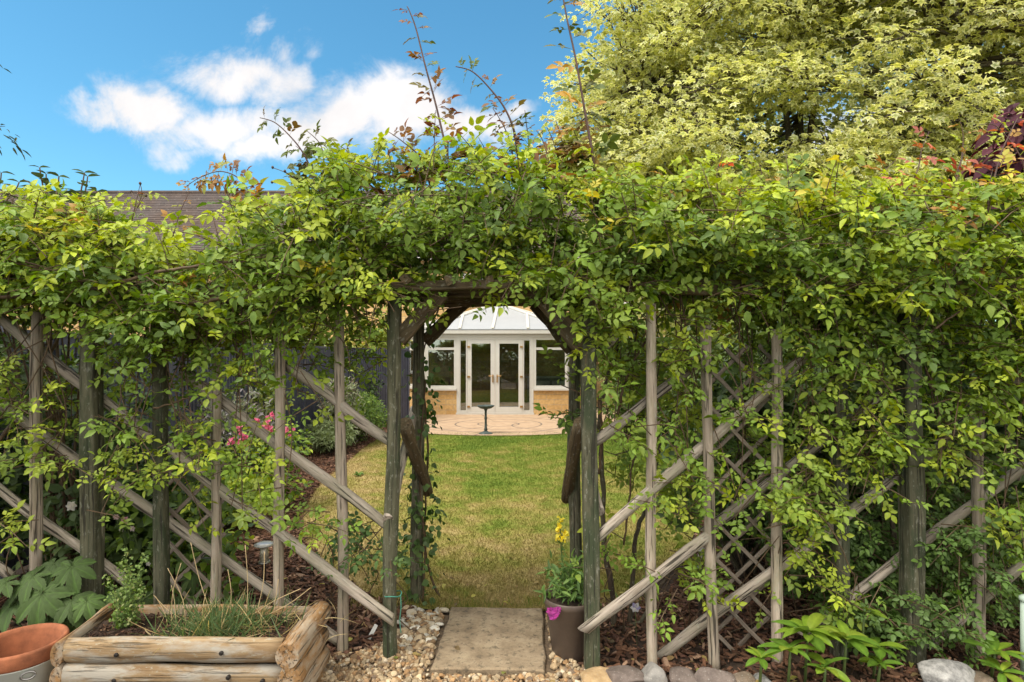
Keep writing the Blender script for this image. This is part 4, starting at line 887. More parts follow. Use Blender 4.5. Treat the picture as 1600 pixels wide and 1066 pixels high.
# right trellis
for a in [(985, 540, 26, 50, 9, *BK), (1060, 560, 36, 40, 14, *FR), (1060, 520, 36, 30, 9, *FR), (985, 600, 26, 30, 6, *BK), (985, 660, 26, 20, 5, *FR), (975, 720, 28, 40, 7, *BK), (1065, 630, 34, 40, 12, *BK), (1065, 680, 34, 30, 9, *FR), (1070, 740, 30, 34, 9, *BK), (1060, 790, 36, 36, 10, *FR), (1080, 820, 20, 30, 4, *BK), (1150, 640, 36, 24, 7, *FR), (1160, 700, 40, 34, 9, *BK), (1150, 760, 34, 34, 9, *FR), (1170, 560, 34, 30, 5, *BK), (1180, 600, 24, 20, 2, *FR),
          (1055, 920, 46, 30, 11, *FR), (1080, 880, 34, 24, 6, *BK), (1190, 830, 26, 30, 4, *FR), (960, 890, 16, 16, 2, *FR), (960, 840, 26, 26, 3, *BK), (1150, 540, 60, 30, 8, *BK),
          (1255, 560, 34, 60, 16, *FR), (1260, 650, 30, 50, 13, *FR), (1270, 720, 36, 30, 10, *FR), (1240, 760, 26, 30, 7, *FR), (1350, 600, 46, 50, 20, *FR), (1350, 680, 44, 45, 18, *FR), (1300, 690, 24, 40, 8, *FR), (1370, 730, 40, 26, 8, *FR), (1470, 640, 36, 60, 18, *FR), (1470, 700, 34, 40, 9, *FR), (1560, 600, 40, 60, 20, *FR), (1575, 700, 34, 30, 7, *FR), (1290, 775, 30, 30, 9, *FR), (1240, 830, 40, 36, 7, *FR), (1250, 890, 26, 24, 3, *FR),
          (1570, 800, 40, 34, 9, *FR), (1500, 800, 50, 40, 8, *BK), (1470, 850, 50, 40, 8, *BK), (1545, 870, 50, 40, 10, *BK), (1345, 940, 34, 30, 6, *FR), (1700, 800, 90, 160, 60, *FR)]: blob(*a)
# low dark rambling growth behind the right-hand rails, down to the ground
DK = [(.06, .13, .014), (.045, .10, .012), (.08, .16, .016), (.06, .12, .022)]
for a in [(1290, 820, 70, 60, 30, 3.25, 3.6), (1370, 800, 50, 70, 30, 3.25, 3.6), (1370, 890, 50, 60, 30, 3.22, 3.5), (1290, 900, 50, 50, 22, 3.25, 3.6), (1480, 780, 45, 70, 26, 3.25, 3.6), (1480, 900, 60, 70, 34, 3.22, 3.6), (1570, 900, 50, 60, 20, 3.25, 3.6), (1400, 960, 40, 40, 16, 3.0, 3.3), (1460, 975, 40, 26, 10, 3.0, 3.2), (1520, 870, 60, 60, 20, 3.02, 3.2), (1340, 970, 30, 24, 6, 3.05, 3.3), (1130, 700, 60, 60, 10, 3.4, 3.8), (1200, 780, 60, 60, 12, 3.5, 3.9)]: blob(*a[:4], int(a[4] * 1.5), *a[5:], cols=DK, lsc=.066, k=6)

# bare canes through the roses
def cane(key, pts, r0, r1, name='cane', m=CANE):
    sp = spline(pts, 7); n = len(sp); mb = MB(); rr = [(r0 + (r1 - r0) * i / n) * random.uniform(.85, 1.15) for i in range(n)]
    mb.tube([p + Vector((random.gauss(0, .004), random.gauss(0, .004), random.gauss(0, .003))) for p in sp], rr, 7); return mb.build(name, m, plants[key][1], True)
cane('l', [P(-60, 470, 2.92), P(60, 458, 2.88), P(150, 450, 2.85), P(250, 425, 2.84), P(330, 412, 2.85), P(420, 406, 2.9), P(520, 420, 3.0)], .011, .006)
cane('l', [P(270, 470, 2.9), P(310, 474, 2.92), P(360, 462, 2.92), P(420, 440, 2.95)], .011, .007); cane('l', [P(20, 400, 2.9), P(120, 440, 2.86), P(200, 490, 2.92)], .006, .004); cane('l', [P(240, 640, 3.05), P(275, 628, 3.02), P(310, 618, 3.05)], .005, .003)
cane('l', [P(-20, 720, 3.3), P(60, 600, 3.35), P(100, 500, 3.3), P(130, 430, 3.2)], .012, .007)
cane('r', [Vector((.62, 3.5, -.02)), P(958, 940, 3.5), P(945, 850, 3.4), P(941, 740, 3.3), P(938, 640, 3.3), P(960, 560, 3.3), P(990, 480, 3.3)], .019, .009, 'trunk', BARK)
cane('r', [Vector((.78, 3.6, -.02)), P(985, 980, 3.55), P(993, 850, 3.5), P(1010, 790, 3.45), P(1030, 700, 3.4), P(1060, 620, 3.4), P(1085, 540, 3.3)], .018, .008, 'trunk', BARK)
cane('r', [Vector((.62, 3.5, -.02)), P(1000, 970, 3.5), P(1040, 905, 3.5), P(1075, 860, 3.5)], .014, .006, 'trunk', BARK); cane('r', [P(966, 650, 3.2), P(972, 610, 3.15), P(985, 575, 3.15), P(1010, 530, 3.1)], .008, .006); cane('r', [P(975, 850, 3.3), P(985, 760, 3.2), P(992, 690, 3.15)], .006, .005); cane('r', [P(935, 620, 3.15), P(940, 680, 3.15), P(936, 740, 3.2)], .008, .007)
cane('f', [P(1262, 785, 2.95), P(1300, 830, 2.93), P(1330, 890, 2.94), P(1352, 940, 2.98)], .0035, .002); cane('f', [P(1430, 540, 2.95), P(1480, 500, 2.92), P(1530, 470, 2.95)], .007, .005); cane('f', [Vector((2.15, 3.35, 0)), P(1395, 860, 3.3), P(1385, 700, 3.3), P(1400, 520, 3.25)], .014, .008, 'trunk', BARK)
cane('a', [Vector((-.50, 3.9, 0)), P(665, 860, 3.92), P(668, 700, 3.9), P(662, 560, 3.88), P(690, 470, 3.8)], .008, .005); cane('a', [P(640, 452, 3.1), P(720, 448, 3.15), P(800, 462, 3.3), P(870, 470, 3.4)], .007, .005); cane('a', [P(690, 465, 3.5), P(770, 478, 3.6), P(850, 470, 3.6)], .005, .003); cane('a', [P(845, 470, 3.1), P(880, 500, 3.1), P(915, 560, 3.15)], .008, .006)

# tall shoots standing out of the top, each with its own leaves
SHOOTBARK = plain('shoot_bark', (.075, .035, .026), .55, var=.4, scale=30)
def shoot(key, px, Y, r0, cols, wts, lsc, gap=.055, start=.12, tm=SHOOT, hips=False, name='shoot', droop=-.1):
    sp = spline([P(x, y, Y) for x, y in px], 8); n = len(sp); mb = MB(); mb.tube(sp, [1.05 * r0 * (1 - .7 * i / n) for i in range(n)], 6)
    L = Leaves(); acc = 0; side = 1; tot_ = sum((sp[i + 1] - sp[i]).length for i in range(n - 1)); run = 0
    for i in range(n - 1):
        d = sp[i + 1] - sp[i]; run += d.length; acc += d.length
        if run / tot_ < start: continue
        while acc > gap * .72:
            acc -= gap * .72; side = -side; t_ = np.array(d.normalized()); frac = run / tot_
            for _ in range(1 if random.random() < .75 else 2):
                o_ = np.cross(t_, (0, 1, 0)) * side + np.array((0, random.gauss(0, .6), 0)); yd = o_ + t_ * random.uniform(.1, .8) + (0, 0, droop + random.gauss(0, .3))
                L.add(tm, [np.array(sp[i])], [yd], [np.array((random.gauss(0, .5), -.6, .7)) + t_ * .3], 1.38 * lsc * (1.1 - .55 * frac ** 2) * random.uniform(.7, 1.25), pal(1, cols, wts))
    root = plants[key][1]; s_ = mb.build(name, SHOOTBARK, root, True)
    if L.n: L.build('leaves', LEAF, s_)
    return s_
RD = [(.17, .05, .03), (.20, .09, .03), (.12, .09, .03), (.08, .11, .025)]; OR = [(.36, .19, .04), (.30, .13, .035), (.24, .24, .03)]; GR = [(.08, .11, .025), (.10, .10, .03), (.13, .075, .03)]
shoot('a', [(722, 330), (705, 268), (693, 215), (680, 160), (665, 105), (650, 45), (640, 18), (636, 10)], 3.15, .0075, RD, [3, 2, 1.5, .5], .062, .05, .25)
shoot('a', [(806, 330), (812, 270), (806, 215), (790, 172), (765, 138), (738, 112), (712, 104)], 3.2, .0075, RD, [1, 1.5, 2, 2], .06, .045, .2)
shoot('a', [(808, 300), (798, 225), (780, 185), (770, 170)], 3.2, .004, RD, [2, 2, 1, 1], .055, .04, .3); shoot('a', [(822, 290), (826, 230), (822, 190), (820, 172)], 3.2, .004, RD, [2, 2, 1, 1], .045, .04, .2)
shoot('a', [(936, 330), (927, 250), (914, 175), (900, 95), (886, 30), (876, -25), (868, -60)], 3.1, .008, GR + OR[:1], [3, 3, 1, .8], .075, .07, .25)
shoot('a', [(510, 320), (492, 278), (474, 240), (455, 215), (430, 192), (406, 184)], 3.1, .006, GR, [3, 1.5, 1], .06, .04, .2); shoot('a', [(500, 300), (506, 255), (500, 225), (480, 205)], 3.15, .005, GR, [3, 1, 1], .07, .04, .2); shoot('a', [(470, 300), (480, 250), (462, 228)], 3.15, .004, GR, [3, 1, 1], .055, .045, .3)
shoot('a', [(672, 290), (655, 245), (630, 222), (607, 206)], 3.1, .005, RD, [3, 2, 1, 1], .065, .045, .15); shoot('a', [(660, 280), (640, 245), (652, 232)], 3.1, .004, RD, [2, 2, 1, 1], .06, .045, .2); shoot('a', [(705, 290), (712, 240), (720, 225)], 3.12, .004, RD, [2, 1, 1, 1], .07, .05, .4)
shoot('a', [(560, 280), (545, 240), (530, 228)], 3.1, .004, RD, [2, 2, 1, 1], .05, .05, .2); shoot('a', [(590, 275), (592, 240), (598, 222)], 3.1, .0035, RD, [2, 2, 1, 1], .03, .08, .3)
shoot('l', [(398, 345), (388, 300), (372, 278), (345, 268), (315, 276), (290, 292)], 3.1, .0045, OR + RD[:2], [2, 2, 1.5, 1, 1], .055, .02, .2); shoot('l', [(205, 350), (214, 310), (219, 288)], 3.1, .003, RD, [1, 1, 1, 1], .03, .08, .3); shoot('l', [(270, 370), (282, 330), (296, 300)], 3.1, .003, OR, [1, 1, 1], .05, .06, .3)
for x in (880, 866, 850, 905): shoot('a', [(x + 14, 300), (x + 8, 255), (x - 2, 220), (x - 12, 195 + random.uniform(-10, 15))], 3.15, .0045, OR + [YG], [2, 1, 1.5, 1.5], .075, .035, .1)
RR = [(.42, .07, .05), (.46, .13, .06), (.34, .17, .05), (.30, .05, .06)]
shoot('f', [(1500, 350), (1490, 290), (1510, 230)], 3.1, .005, RR + [YG], [2, 2, 1, 1, 2], .06, .07, .35); shoot('f', [(1540, 350), (1551, 290), (1566, 235), (1590, 185)], 3.0, .006, RR + [YG], [2, 2, 1, 1, 2], .065, .07, .35); shoot('f', [(1400, 320), (1432, 270), (1440, 235), (1452, 205)], 3.15, .0045, RR + [YG], [2, 2, 1, 2, 2], .06, .06, .35)
shoot('f', [(1480, 330), (1500, 260), (1505, 215), (1500, 190)], 3.2, .0045, RR + [YG], [1, 2, 2, 1, 2], .055, .07, .3); shoot('f', [(1590, 330), (1600, 260), (1560, 200), (1530, 195)], 3.2, .0045, RR + [YG], [1, 1, 1, 2, 2], .055, .07, .3)
shoot('f', [(1340, 330), (1360, 290), (1400, 250)], 3.1, .004, OR + [YG], [1, 1, 1, 3], .085, .05, .2); shoot('f', [(1280, 330), (1300, 290), (1330, 262)], 3.1, .004, OR + [YG], [2, 1, 1, 2], .09, .05, .2); shoot('r', [(1235, 340), (1232, 280), (1228, 240)], 3.1, .0045, [YG, OR[0]], [4, 1], .08, .05, .2); shoot('r', [(1030, 330), (1060, 290), (1040, 262)], 3.1, .004, [YG, OR[0]], [4, 1], .075, .045, .2)
shoot('r', [(1125, 330), (1120, 275), (1130, 235)], 3.1, .004, [YG, RR[0]], [4, 1], .075, .045, .2); shoot('r', [(1180, 330), (1190, 280), (1186, 255)], 3.1, .004, [YG, ORG], [4, 1], .08, .045, .2)
for i in range(150):   # short leafy tips that break the outline
    px = random.uniform(-100, 1700); px += 240 * (180 < px < 420); t_ = np.interp(px, TOPX, TOPY); k = who(px); y0 = t_ + 35; h_ = random.uniform(20, 48); sx = random.gauss(0, 14)
    red = 470 < px < 900 and random.random() < .3
    shoot(k, [(px, y0 + 15), (px + sx * .4, y0 - h_ * .5), (px + sx, y0 - h_)], random.uniform(2.95, 3.3), .003, RD if red else [YG, MID, (.24, .315, .012), OR[0]], [2, 2, 1, 1] if red else [3, 2, 2, .4], random.uniform(.055, .085), .045, .2)
HIP = plain('rose_hip', (.05, .025, .02), .6)
for base, tips in (((478, 300), [(445, 268), (426, 262), (438, 285), (452, 262), (425, 285)]), ((360, 310), [(375, 292), (395, 290), (382, 282)]), ((215, 325), [(219, 287), (228, 306), (205, 300)])):
    mb = MB(); hp = MB(); a = P(*base, 3.1)
    for tx in tips:
        b_ = P(*tx, 3.1 + random.uniform(-.05, .05)); m_ = a.lerp(b_, .5) + Vector((random.gauss(0, .012), 0, random.gauss(.01, .01))); mb.tube(spline([a, m_, b_], 4), .002, 5); hp.lathe([(.001, -.008), (.006, -.004), (.0075, .002), (.004, .008), (.001, .01)], b_, 8)
    st_ = mb.build('dry_sprig', CANE, plants['a' if base[0] > 400 else 'l'][1], True); hp.build('rose_hips', HIP, st_, True)
for k, (r_, root) in plants.items(): r_.finish(root)

# ivy on the rear left arch post
iv = thing('ivy', 'ivy creeping up the rear left post of the arch', 'ivy', (-.62, 3.84, 0)); L = Leaves(); mb = MB()
for z0, z1, n, sp_ in ((.35, .75, 150, .06), (.02, .3, 40, .05), (.75, 1.15, 40, .05), (1.15, 1.65, 90, .075), (1.65, 2.0, 24, .06)):
    zz = rng.uniform(z0, z1, n); a = rng.uniform(0, 6.28, n); rr = .04 + np.abs(rng.normal(0, sp_, n)); x0 = P(655, 800, 3.84).x + .015
    p = np.c_[x0 + rr * np.cos(a), 3.84 + rr * np.sin(a), zz]; out = np.c_[np.cos(a), np.sin(a), np.zeros(n)]; L.add(ROUND, p, out * .4 + rv(n, .5) - UP * .5, out + rv(n, .3) + UP * .5, rng.uniform(.03, .055, n), pal(n, [(.045, .10, .02), (.03, .075, .016), (.08, .15, .03)], [3, 2, 1]))
L.build('foliage', LEAF_GLOSSY, iv); mb.tube(spline([(P(655, 940, 3.84).x + .03, 3.80, 0), (P(655, 940, 3.84).x + .045, 3.79, .4), (P(655, 940, 3.84).x + .01, 3.79, .9), (P(655, 940, 3.84).x + .05, 3.8, 1.5)]), .006, 5); mb.build('stems', CANE, iv, True)

# generic shrub: leaf clumps carried on stems
def shrub(label, cat, base, h, rx, ry, n, tm, cols, wts, ls, clumps=22, name='shrub', upb=.7, z0=.1, lm_=LEAF, droop=0., flowers=None, stemr=.012, flat=.6, group=None):
    base = Vector((base[0], base[1], 0)); r_ = thing(name, label, cat, base, group); L = Leaves(); mb = MB()
    for i in range(clumps):
        while True:
            q = Vector((random.uniform(-1, 1), random.uniform(-1, 1), random.uniform(-1, 1)))
            if .25 < q.length < 1: break
        c_ = base + Vector((q.x * rx * .8, q.y * ry * .8, z0 + (h - z0) * (.5 + .44 * q.z))); k = n // clumps; cr = .34 * min(rx, h * .5) + .05
        p = rv(k) ; p = unit(p) * (rng.uniform(.2, 1, (k, 1)) ** .6) * (cr * 1.2, cr * 1.2, cr * flat * 1.3); out = unit(p) ; p = p + np.array(c_)
        p[:, 2] = np.maximum(p[:, 2], .02)
        nr = unit(out * .5 + UP * upb + rv(k, .35) + (0, -.25, 0)); yd = out * .8 + rv(k, .5) + (0, 0, droop)
        L.add(tm, p, yd, nr, ls * rng.uniform(.65, 1.25, k), pal(k, cols, wts) * random.uniform(.85, 1.15))
        m_ = base.lerp(c_, .5) + Vector((random.gauss(0, .05), random.gauss(0, .05), .06)); mb.tube(spline([base + Vector((random.gauss(0, .03), random.gauss(0, .03), -.01)), m_, c_], 4), [stemr * (1 - .6 * j / 9) for j in range(9)], 5)
    L.build('foliage', lm_, r_); mb.build('stems', BARK, r_, True)
    if flowers:
        fl, fc, fs, fn = flowers; FL = Leaves()
        for f_ in fl:
            f_ = np.array(f_); FL = Leaves()
            for _ in range(fn):
                q = f_ + rv(1, fs * .8)[0]; k = 9; a = np.linspace(0, 6.28, k, endpoint=False) + random.random(); ax = unit(np.array([(random.gauss(0, .5), -1, .8 + random.gauss(0, .4))])); e1 = unit(np.cross(ax, (0, .2, 1))); e2 = np.cross(ax, e1)
                d = e1 * np.cos(a)[:, None] + e2 * np.sin(a)[:, None]; FL.add(ROUND, np.repeat(q[None], k, 0), d + ax * rng.uniform(.1, .9, (k, 1)), ax - d * .3 + rv(k, .1), fs * rng.uniform(.7, 1.1, k), pal(k, fc, [1] * len(fc), .1))
            FL.build('flower', PETAL, r_)
    return r_
OLV = [(.09, .14, .025), (.15, .19, .03), (.06, .10, .02)]; DG = [(.03, .065, .016), (.045, .09, .02), (.022, .05, .014)]; YGS = [(.20, .26, .025), (.12, .19, .02), (.30, .32, .05)]; BG = [(.10, .17, .03), (.07, .13, .025), (.15, .22, .04)]
PK = [(.78, .13, .36), (.82, .24, .46), (.68, .08, .28)]
rp_ = [P(372, 668, 5.9), P(362, 692, 5.8), P(384, 690, 5.9), P(402, 655, 6), P(418, 660, 6), P(428, 652, 6.1), P(424, 672, 6), P(453, 673, 6.1), P(410, 668, 5.9), P(378, 680, 5.9)]
shrub('low rose bush with bright pink flower clusters in the left border', 'rose bush', (-2.75, 6.1), .95, .75, .5, 2200, OVATE, [MID, DRK, YG], [2, 1, 1], .055, name='rose_bush', flowers=(rp_, PK, .027, 5))
shrub('yellow green leafy shrub under the slanting rail at the lawn corner', 'shrub', (-2.75, 5.5), .5, .5, .5, 1500, OVATE, [YG, MID, (.19, .24, .018)], [2, 2, 1], .06)
shrub('low green bush at the front of the left border near the lattice', 'shrub', (-2.5, 4.25), .75, .55, .45, 1800, OVATE, [YG, MID, DRK], [2, 2, 1], .06)
shrub('yellowish climber growing up the charcoal fence', 'climber', (-3.55, 8.2), 2.0, .28, .35, 1500, OVATE, YGS, [1, 1, .8], .06, name='climbing_shrub', flat=1.2)
shrub('round bright green shrub at the far corner of the lawn', 'shrub', (-2.95, 11.0), .95, .75, .7, 5200, TINY, BG, [2, 1, 1.2], .06, clumps=40)
shrub('low grey green cushion plant beside the round green shrub', 'plant', (-3.1, 9.6), .55, .5, .5, 2200, NARROW, [(.16, .2, .10), (.12, .16, .06)], [1, 1], .08, name='cushion_plant')
shrub('silvery leaved shrub with lilac spikes before the charcoal fence', 'shrub', (-3.15, 10.3), 1.25, .42, .4, 2600, NARROW, [(.26, .28, .20), (.18, .21, .13), (.28, .22, .26)], [2, 2, 1], .1, flat=1.5)
shrub('purplish lavender bush left of the pink roses', 'lavender', (-3.2, 6.6), 1.25, .5, .45, 2600, NARROW, [(.22, .19, .26), (.14, .15, .12), (.10, .13, .07)], [2, 2, 1], .09, name='lavender_bush', flat=1.4)
shrub('yellow green garden shrub showing above the charcoal fence', 'shrub', (-4.6, 12.5), 3.2, 1.1, 1.2, 3400, OVATE, YGS, [1.4, 1, 1], .12, clumps=34)
shrub('golden leaved shrub beyond the fence beside the conservatory', 'shrub', (-4.2, 15.4), 2.9, .9, .8, 2600, OVATE, [(.34, .32, .05), (.22, .26, .03)], [1, 1], .12)
shrub('dark shrub at the conservatory corner behind the rear arch post', 'shrub', (-3.3, 13.2), 1.3, .45, .4, 1500, OVATE, DG, [1, 1, 1], .08)
shrub('lime green loose shrub between the angled fence and the conservatory', 'shrub', (-3.5, 14.9), 3.1, .7, .6, 2400, OVATE, YGS, [1.4, 1, 1], .11)
shrub('bushy olive green shrub over the top of the charcoal fence', 'shrub', (-4.5, 10.6), 3.1, .8, 1.0, 3000, OVATE, YGS[:2] + OLV, [1, 1, 1, 1, 1], .11, clumps=30)
shrub('tall green shrub against the house just right of the conservatory', 'shrub', (3.0, 15.2), 3.3, .8, .7, 2600, OVATE, OLV + BG, [1] * 6, .12, clumps=30)
shrub('green shrub at the right edge of the patio', 'shrub', (2.35, 11.6), 1.9, .6, .6, 2600, OVATE, OLV + BG, [1] * 6, .09, clumps=30)
for i, (x, y, h_, r_, lb) in enumerate([(-3.2, 4.2, 1.9, .75, 'dense dark shrub behind the leftmost trellis poles'), (-2.6, 3.85, 1.15, .5, 'short dark leafy shrub behind the square post on the left'), (-4.5, 5.0, 2.3, .8, 'tall dark green shrub against the start of the charcoal fence'), (-3.75, 3.9, 2.0, .6, 'dark shrub at the far left end of the trellis')]):
    shrub(lb, 'shrub', (x, y), h_, r_, r_ * .75, 2600, OVATE, DG + OLV[:1], [2, 2, 1.5, 1], .075, clumps=30)
for i, (x, y, h_, rx, lb) in enumerate([(1.75, 4.3, 1.7, .55, 'dark leafy shrub behind the right lattice panel'), (2.5, 4.1, 1.9, .75, 'dense dark green shrub behind the double post on the right'), (3.3, 4.2, 2.1, .8, 'dark green shrub behind the rightmost trellis pole'), (2.4, 5.6, 2.2, .9, 'tall mid green shrub between the lawn and the right fence'), (3.6, 6.4, 2.6, 1.1, 'large rounded green shrub below the variegated maple'), (3.6, 9.0, 2.4, 1.0, 'green shrub along the right side of the lawn'), (3.9, 12.2, 2.5, 1.1, 'dark green shrub at the far right of the lawn'), (4.3, 4.9, 2.6, .9, 'tall dark shrub in the right corner behind the trellis')]):
    shrub(lb, 'shrub', (x, y), h_, rx, rx * .8, 3000 if y < 6 else 2600, OVATE, DG + OLV[:1] if y < 5 else OLV + DG[:1], [2, 2, 1.2, 1.4], .07 + .006 * y, clumps=32)

# tall grey-green shrub with paired leaves at the left edge
tg = thing('tall_shrub', 'tall shrub with dark paired leaves on upright stems above the left hedge', 'shrub', (-2.75, 3.6, 0)); L = Leaves(); mb = MB()
for px, py in ((-30, 262), (2, 270), (30, 285), (48, 300), (62, 262), (72, 272), (90, 290), (92, 276), (120, 300), (132, 270), (137, 276), (152, 300), (20, 310), (-60, 255), (-90, 280), (112, 318), (45, 325), (75, 318), (8, 300), (140, 305), (60, 340)):
    Y = random.uniform(3.5, 3.85); top = P(px, py, Y); b_ = Vector((-2.75 + random.gauss(0, .15), 3.65, 0)); b2 = Vector((top.x + random.gauss(0, .06), Y, top.z - .55)); sp = spline([b_, b2, top], 8); mb.tube(sp, [.009 - .0055 * j / len(sp) for j in range(len(sp))], 5)
    for j in range(6):
        q = top.lerp(b2, j * .13); a = j * 1.57 + random.random(); s_ = .045 + .03 * min(j, 2) / 2
        for sg in (0, math.pi): d = np.array((math.cos(a + sg), math.sin(a + sg), .35 - .12 * j)); L.add(OVATE, [np.array(q)], [d], [np.array((-d[0] * .3, -d[1] * .3, 1)) + rv(1, .15)[0]], s_ * random.uniform(1.2, 1.7), pal(1, [(.055, .085, .045), (.075, .11, .05), (.04, .065, .035)], [1, 1, 1]))
L.build('foliage', LEAF, tg); mb.build('stems', CANE, tg, True)

# trees: trunk, limbs, crown
def tree(label, base, cen, rad, clumps, per, tm, cols, wts, ls, col2=None, name='tree', trunk_r=.14, cr=.5, cm=LEAF, flat=.5, fork=1.9, droop=-.3, cat='tree', nlimb=9, shell=.45, face=.35):
    base = Vector(base); cen = Vector(cen); r_ = thing(name, label, cat, base); L = Leaves(); mb = MB(); fk = Vector((base.x + random.gauss(0, .1), base.y, fork)); tk = MB()
    tk.tube(spline([base - Vector((0, 0, .1)), base.lerp(fk, .5) + Vector((.05, 0, 0)), fk], 5), [trunk_r * (1.25 - .4 * j / 11) for j in range(11)], 12); tr_ = tk.build('trunk', BARK, r_, True)
    limbs = []
    for i in range(nlimb):
        a = 6.283 * i / nlimb + random.uniform(-.3, .3); el = random.choice([.25, .55, .9, 1.25]); e = cen + Vector((math.cos(a) * math.cos(el) * rad[0], math.sin(a) * math.cos(el) * rad[1], math.sin(el) * rad[2] - .1 * rad[2])) * .72
        sp = spline([fk, fk.lerp(e, .4) + Vector((0, 0, .25)), fk.lerp(e, .75) + Vector((random.gauss(0, .15), random.gauss(0, .15), .2)), e], 6); mb.tube(sp, [trunk_r * .55 * (1 - .8 * j / len(sp)) for j in range(len(sp))], 7); limbs += sp[3:]
    LA = np.array(limbs)
    for i in range(clumps):
        while True:
            q = Vector((random.uniform(-1, 1), random.uniform(-1, 1), random.uniform(-1, 1)))
            if shell < q.length < 1: break
        c_ = cen + Vector((q.x * rad[0], q.y * rad[1], q.z * rad[2]))
        if c_.z < fork * .75: continue
        j = int(np.argmin(np.linalg.norm(LA - np.array(c_), axis=1))); s0 = limbs[j]; m_ = s0.lerp(c_, .5) + Vector((random.gauss(0, .1), random.gauss(0, .1), .12)); mb.tube(spline([s0, m_, c_], 4), [.028 - .0028 * k for k in range(9)], 5, False)
        k = per; s_ = cr * random.uniform(.6, 1.25); p = unit(rv(k)) * rng.uniform(.1, 1, (k, 1)) ** .5 * (s_, s_, s_ * flat); out = unit(p + 1e-6); p = p + np.array(c_); p[:, 2] -= .3 * np.hypot(p[:, 0] - c_.x, p[:, 1] - c_.y) ** 2
        for _ in range(5):
            e = c_ + Vector(tuple(unit(rv(1))[0] * (s_, s_, s_ * flat))) * .8; mb.tube([m_.lerp(c_, .6), c_.lerp(e, .4) + Vector((0, 0, .03)), e], [.011, .007, .003], 4, False)
        nr = unit(UP * .75 + out * .35 + np.array((0, -face, 0)) + rv(k, .33)); yd = out + rv(k, .4) + (0, 0, droop); c1 = pal(k, cols, wts) * random.uniform(.85, 1.12)
        L.add(tm, p, yd, nr, ls * rng.uniform(.6, 1.2, k), c1, None if col2 is None else pal(k, col2, [1] * len(col2), .08))
    mb.build('limb', BARK, tr_, True); L.build('crown', cm, r_, None, False); return r_
tree('large maple with cream edged yellow green leaves rising behind the right hedge', (4.7, 9.2, 0), (5.1, 9.2, 5.35), (4.3, 3.0, 3.8), 1350, 135, MAPLES, [(.29, .345, .05), (.40, .43, .07), (.19, .26, .045)], [1, 1, 1], .086, [(.88, .86, .47), (.82, .79, .32), (.9, .9, .66)], name='maple_tree', trunk_r=.13, cr=.6, cm=MAPLE, flat=.42, nlimb=11, shell=.5, face=.9)
tree('small copper leaved tree at the right edge beyond the hedge', (4.45, 4.6, 0), (4.5, 4.6, 3.05), (.62, .6, .75), 60, 30, OVATE, [(.06, .014, .028), (.08, .02, .032), (.04, .011, .022)], [1, 1, 1], .13, name='copper_tree', cm=leafmat('copper_leaf', .2, .6, 1.1, (1.6, .7, .8), (.09, .03, .045)), trunk_r=.06, cr=.25, fork=1.6, droop=-.9, nlimb=6)
tree('dark conifer just beyond the left edge of the view', (-7.5, 6.2, 0), (-7.5, 6.2, 3.9), (1.35, 1.2, 2.6), 90, 60, NARROW, [(.02, .035, .014), (.03, .05, .02)], [1, 1], .11, name='conifer_tree', trunk_r=.14, cr=.42, fork=1.2, droop=-.7, nlimb=12, shell=.5, flat=.35)

# big ribbed leaves at the lower left
def palmate():
    na, nr_ = 127, 9; V = []; Wt = []; T = []; tips = [-2.45, -1.62, -.8, 0, .8, 1.62, 2.45]; lens = [.55, .78, .95, 1.05, .95, .78, .55]
    for i in range(nr_):
        for j in range(na):
            th = -2.85 + 5.7 * j / (na - 1); k = int(np.argmin([abs(th - q) for q in tips])); dlt = abs(th - tips[k]) / .41
            ed = lens[k] * (1 - .40 * min(1, dlt) ** 1.5) + (.03 if j % 2 else -.02)
            f = i / (nr_ - 1); rr = ed * f; ridge = max(0, 1 - dlt)
            V.append((math.sin(th) * rr, math.cos(th) * rr, .09 * rr * (min(1, dlt) ** .7) - .38 * rr * rr * (1 + .3 * ridge) + .012 * math.sin(26 * rr + 5 * dlt))); Wt.append(1.0 if ridge > .88 else -.25 + .35 * math.sin(26 * rr + 5 * dlt))
    for i in range(nr_ - 1):
        for j in range(na - 1):
            a = i * na + j; T += [(a, a + na, a + 1), (a + 1, a + na, a + na + 1)]
    return np.array(V), np.array(T), np.array(Wt)
PALM = [palmate()]
bp_ = thing('big_leaved_plant', 'clump of large lobed dark green leaves left of the planter', 'foliage plant', P(70, 1000, 2.95)); bp_.location.z = 0; L = Leaves(); mb = MB(); b0 = Vector((bp_.location.x, 3.02, 0))
for px, py, Y, s_, dx, dz in ((52, 900, 2.98, .15, -.6, -.5), (66, 928, 2.92, .17, .1, -.7), (25, 940, 2.96, .15, -.7, -.5), (112, 885, 3.02, .13, .5, -.6), (112, 938, 2.95, .13, .6, -.5), (10, 910, 2.95, .12, -.8, -.3), (135, 940, 2.95, .10, .6, -.5), (85, 880, 3.05, .11, .1, -.3), (180, 930, 3.1, .10, .5, -.4), (-30, 940, 2.95, .16, -.5, -.6), (90, 965, 2.98, .12, .3, -.6), (225, 935, 3.3, .11, .3, -.4), (300, 900, 3.4, .09, .3, -.5), (290, 930, 3.4, .10, -.3, -.5)):
    p = P(px, py, Y); L.add(PALM, [np.array(p)], [(dx, -.55, dz)], [(dx * .2, -.5, .9)], s_, pal(1, [(.034, .078, .010), (.044, .095, .012), (.026, .064, .009)], [1, 1, 1], .08), None, .5); mb.tube(spline([b0 + Vector((random.gauss(0, .05), 0, 0)), b0.lerp(p, .6) + Vector((0, 0, .06)), p], 5), .004, 6)
L.build('foliage', leafmat('ribbed_leaf', .2, .6, 1.1), bp_); mb.build('stems', plain('green_stem', (.08, .12, .03), .6), bp_, True); GST = bpy.data.materials['green_stem']
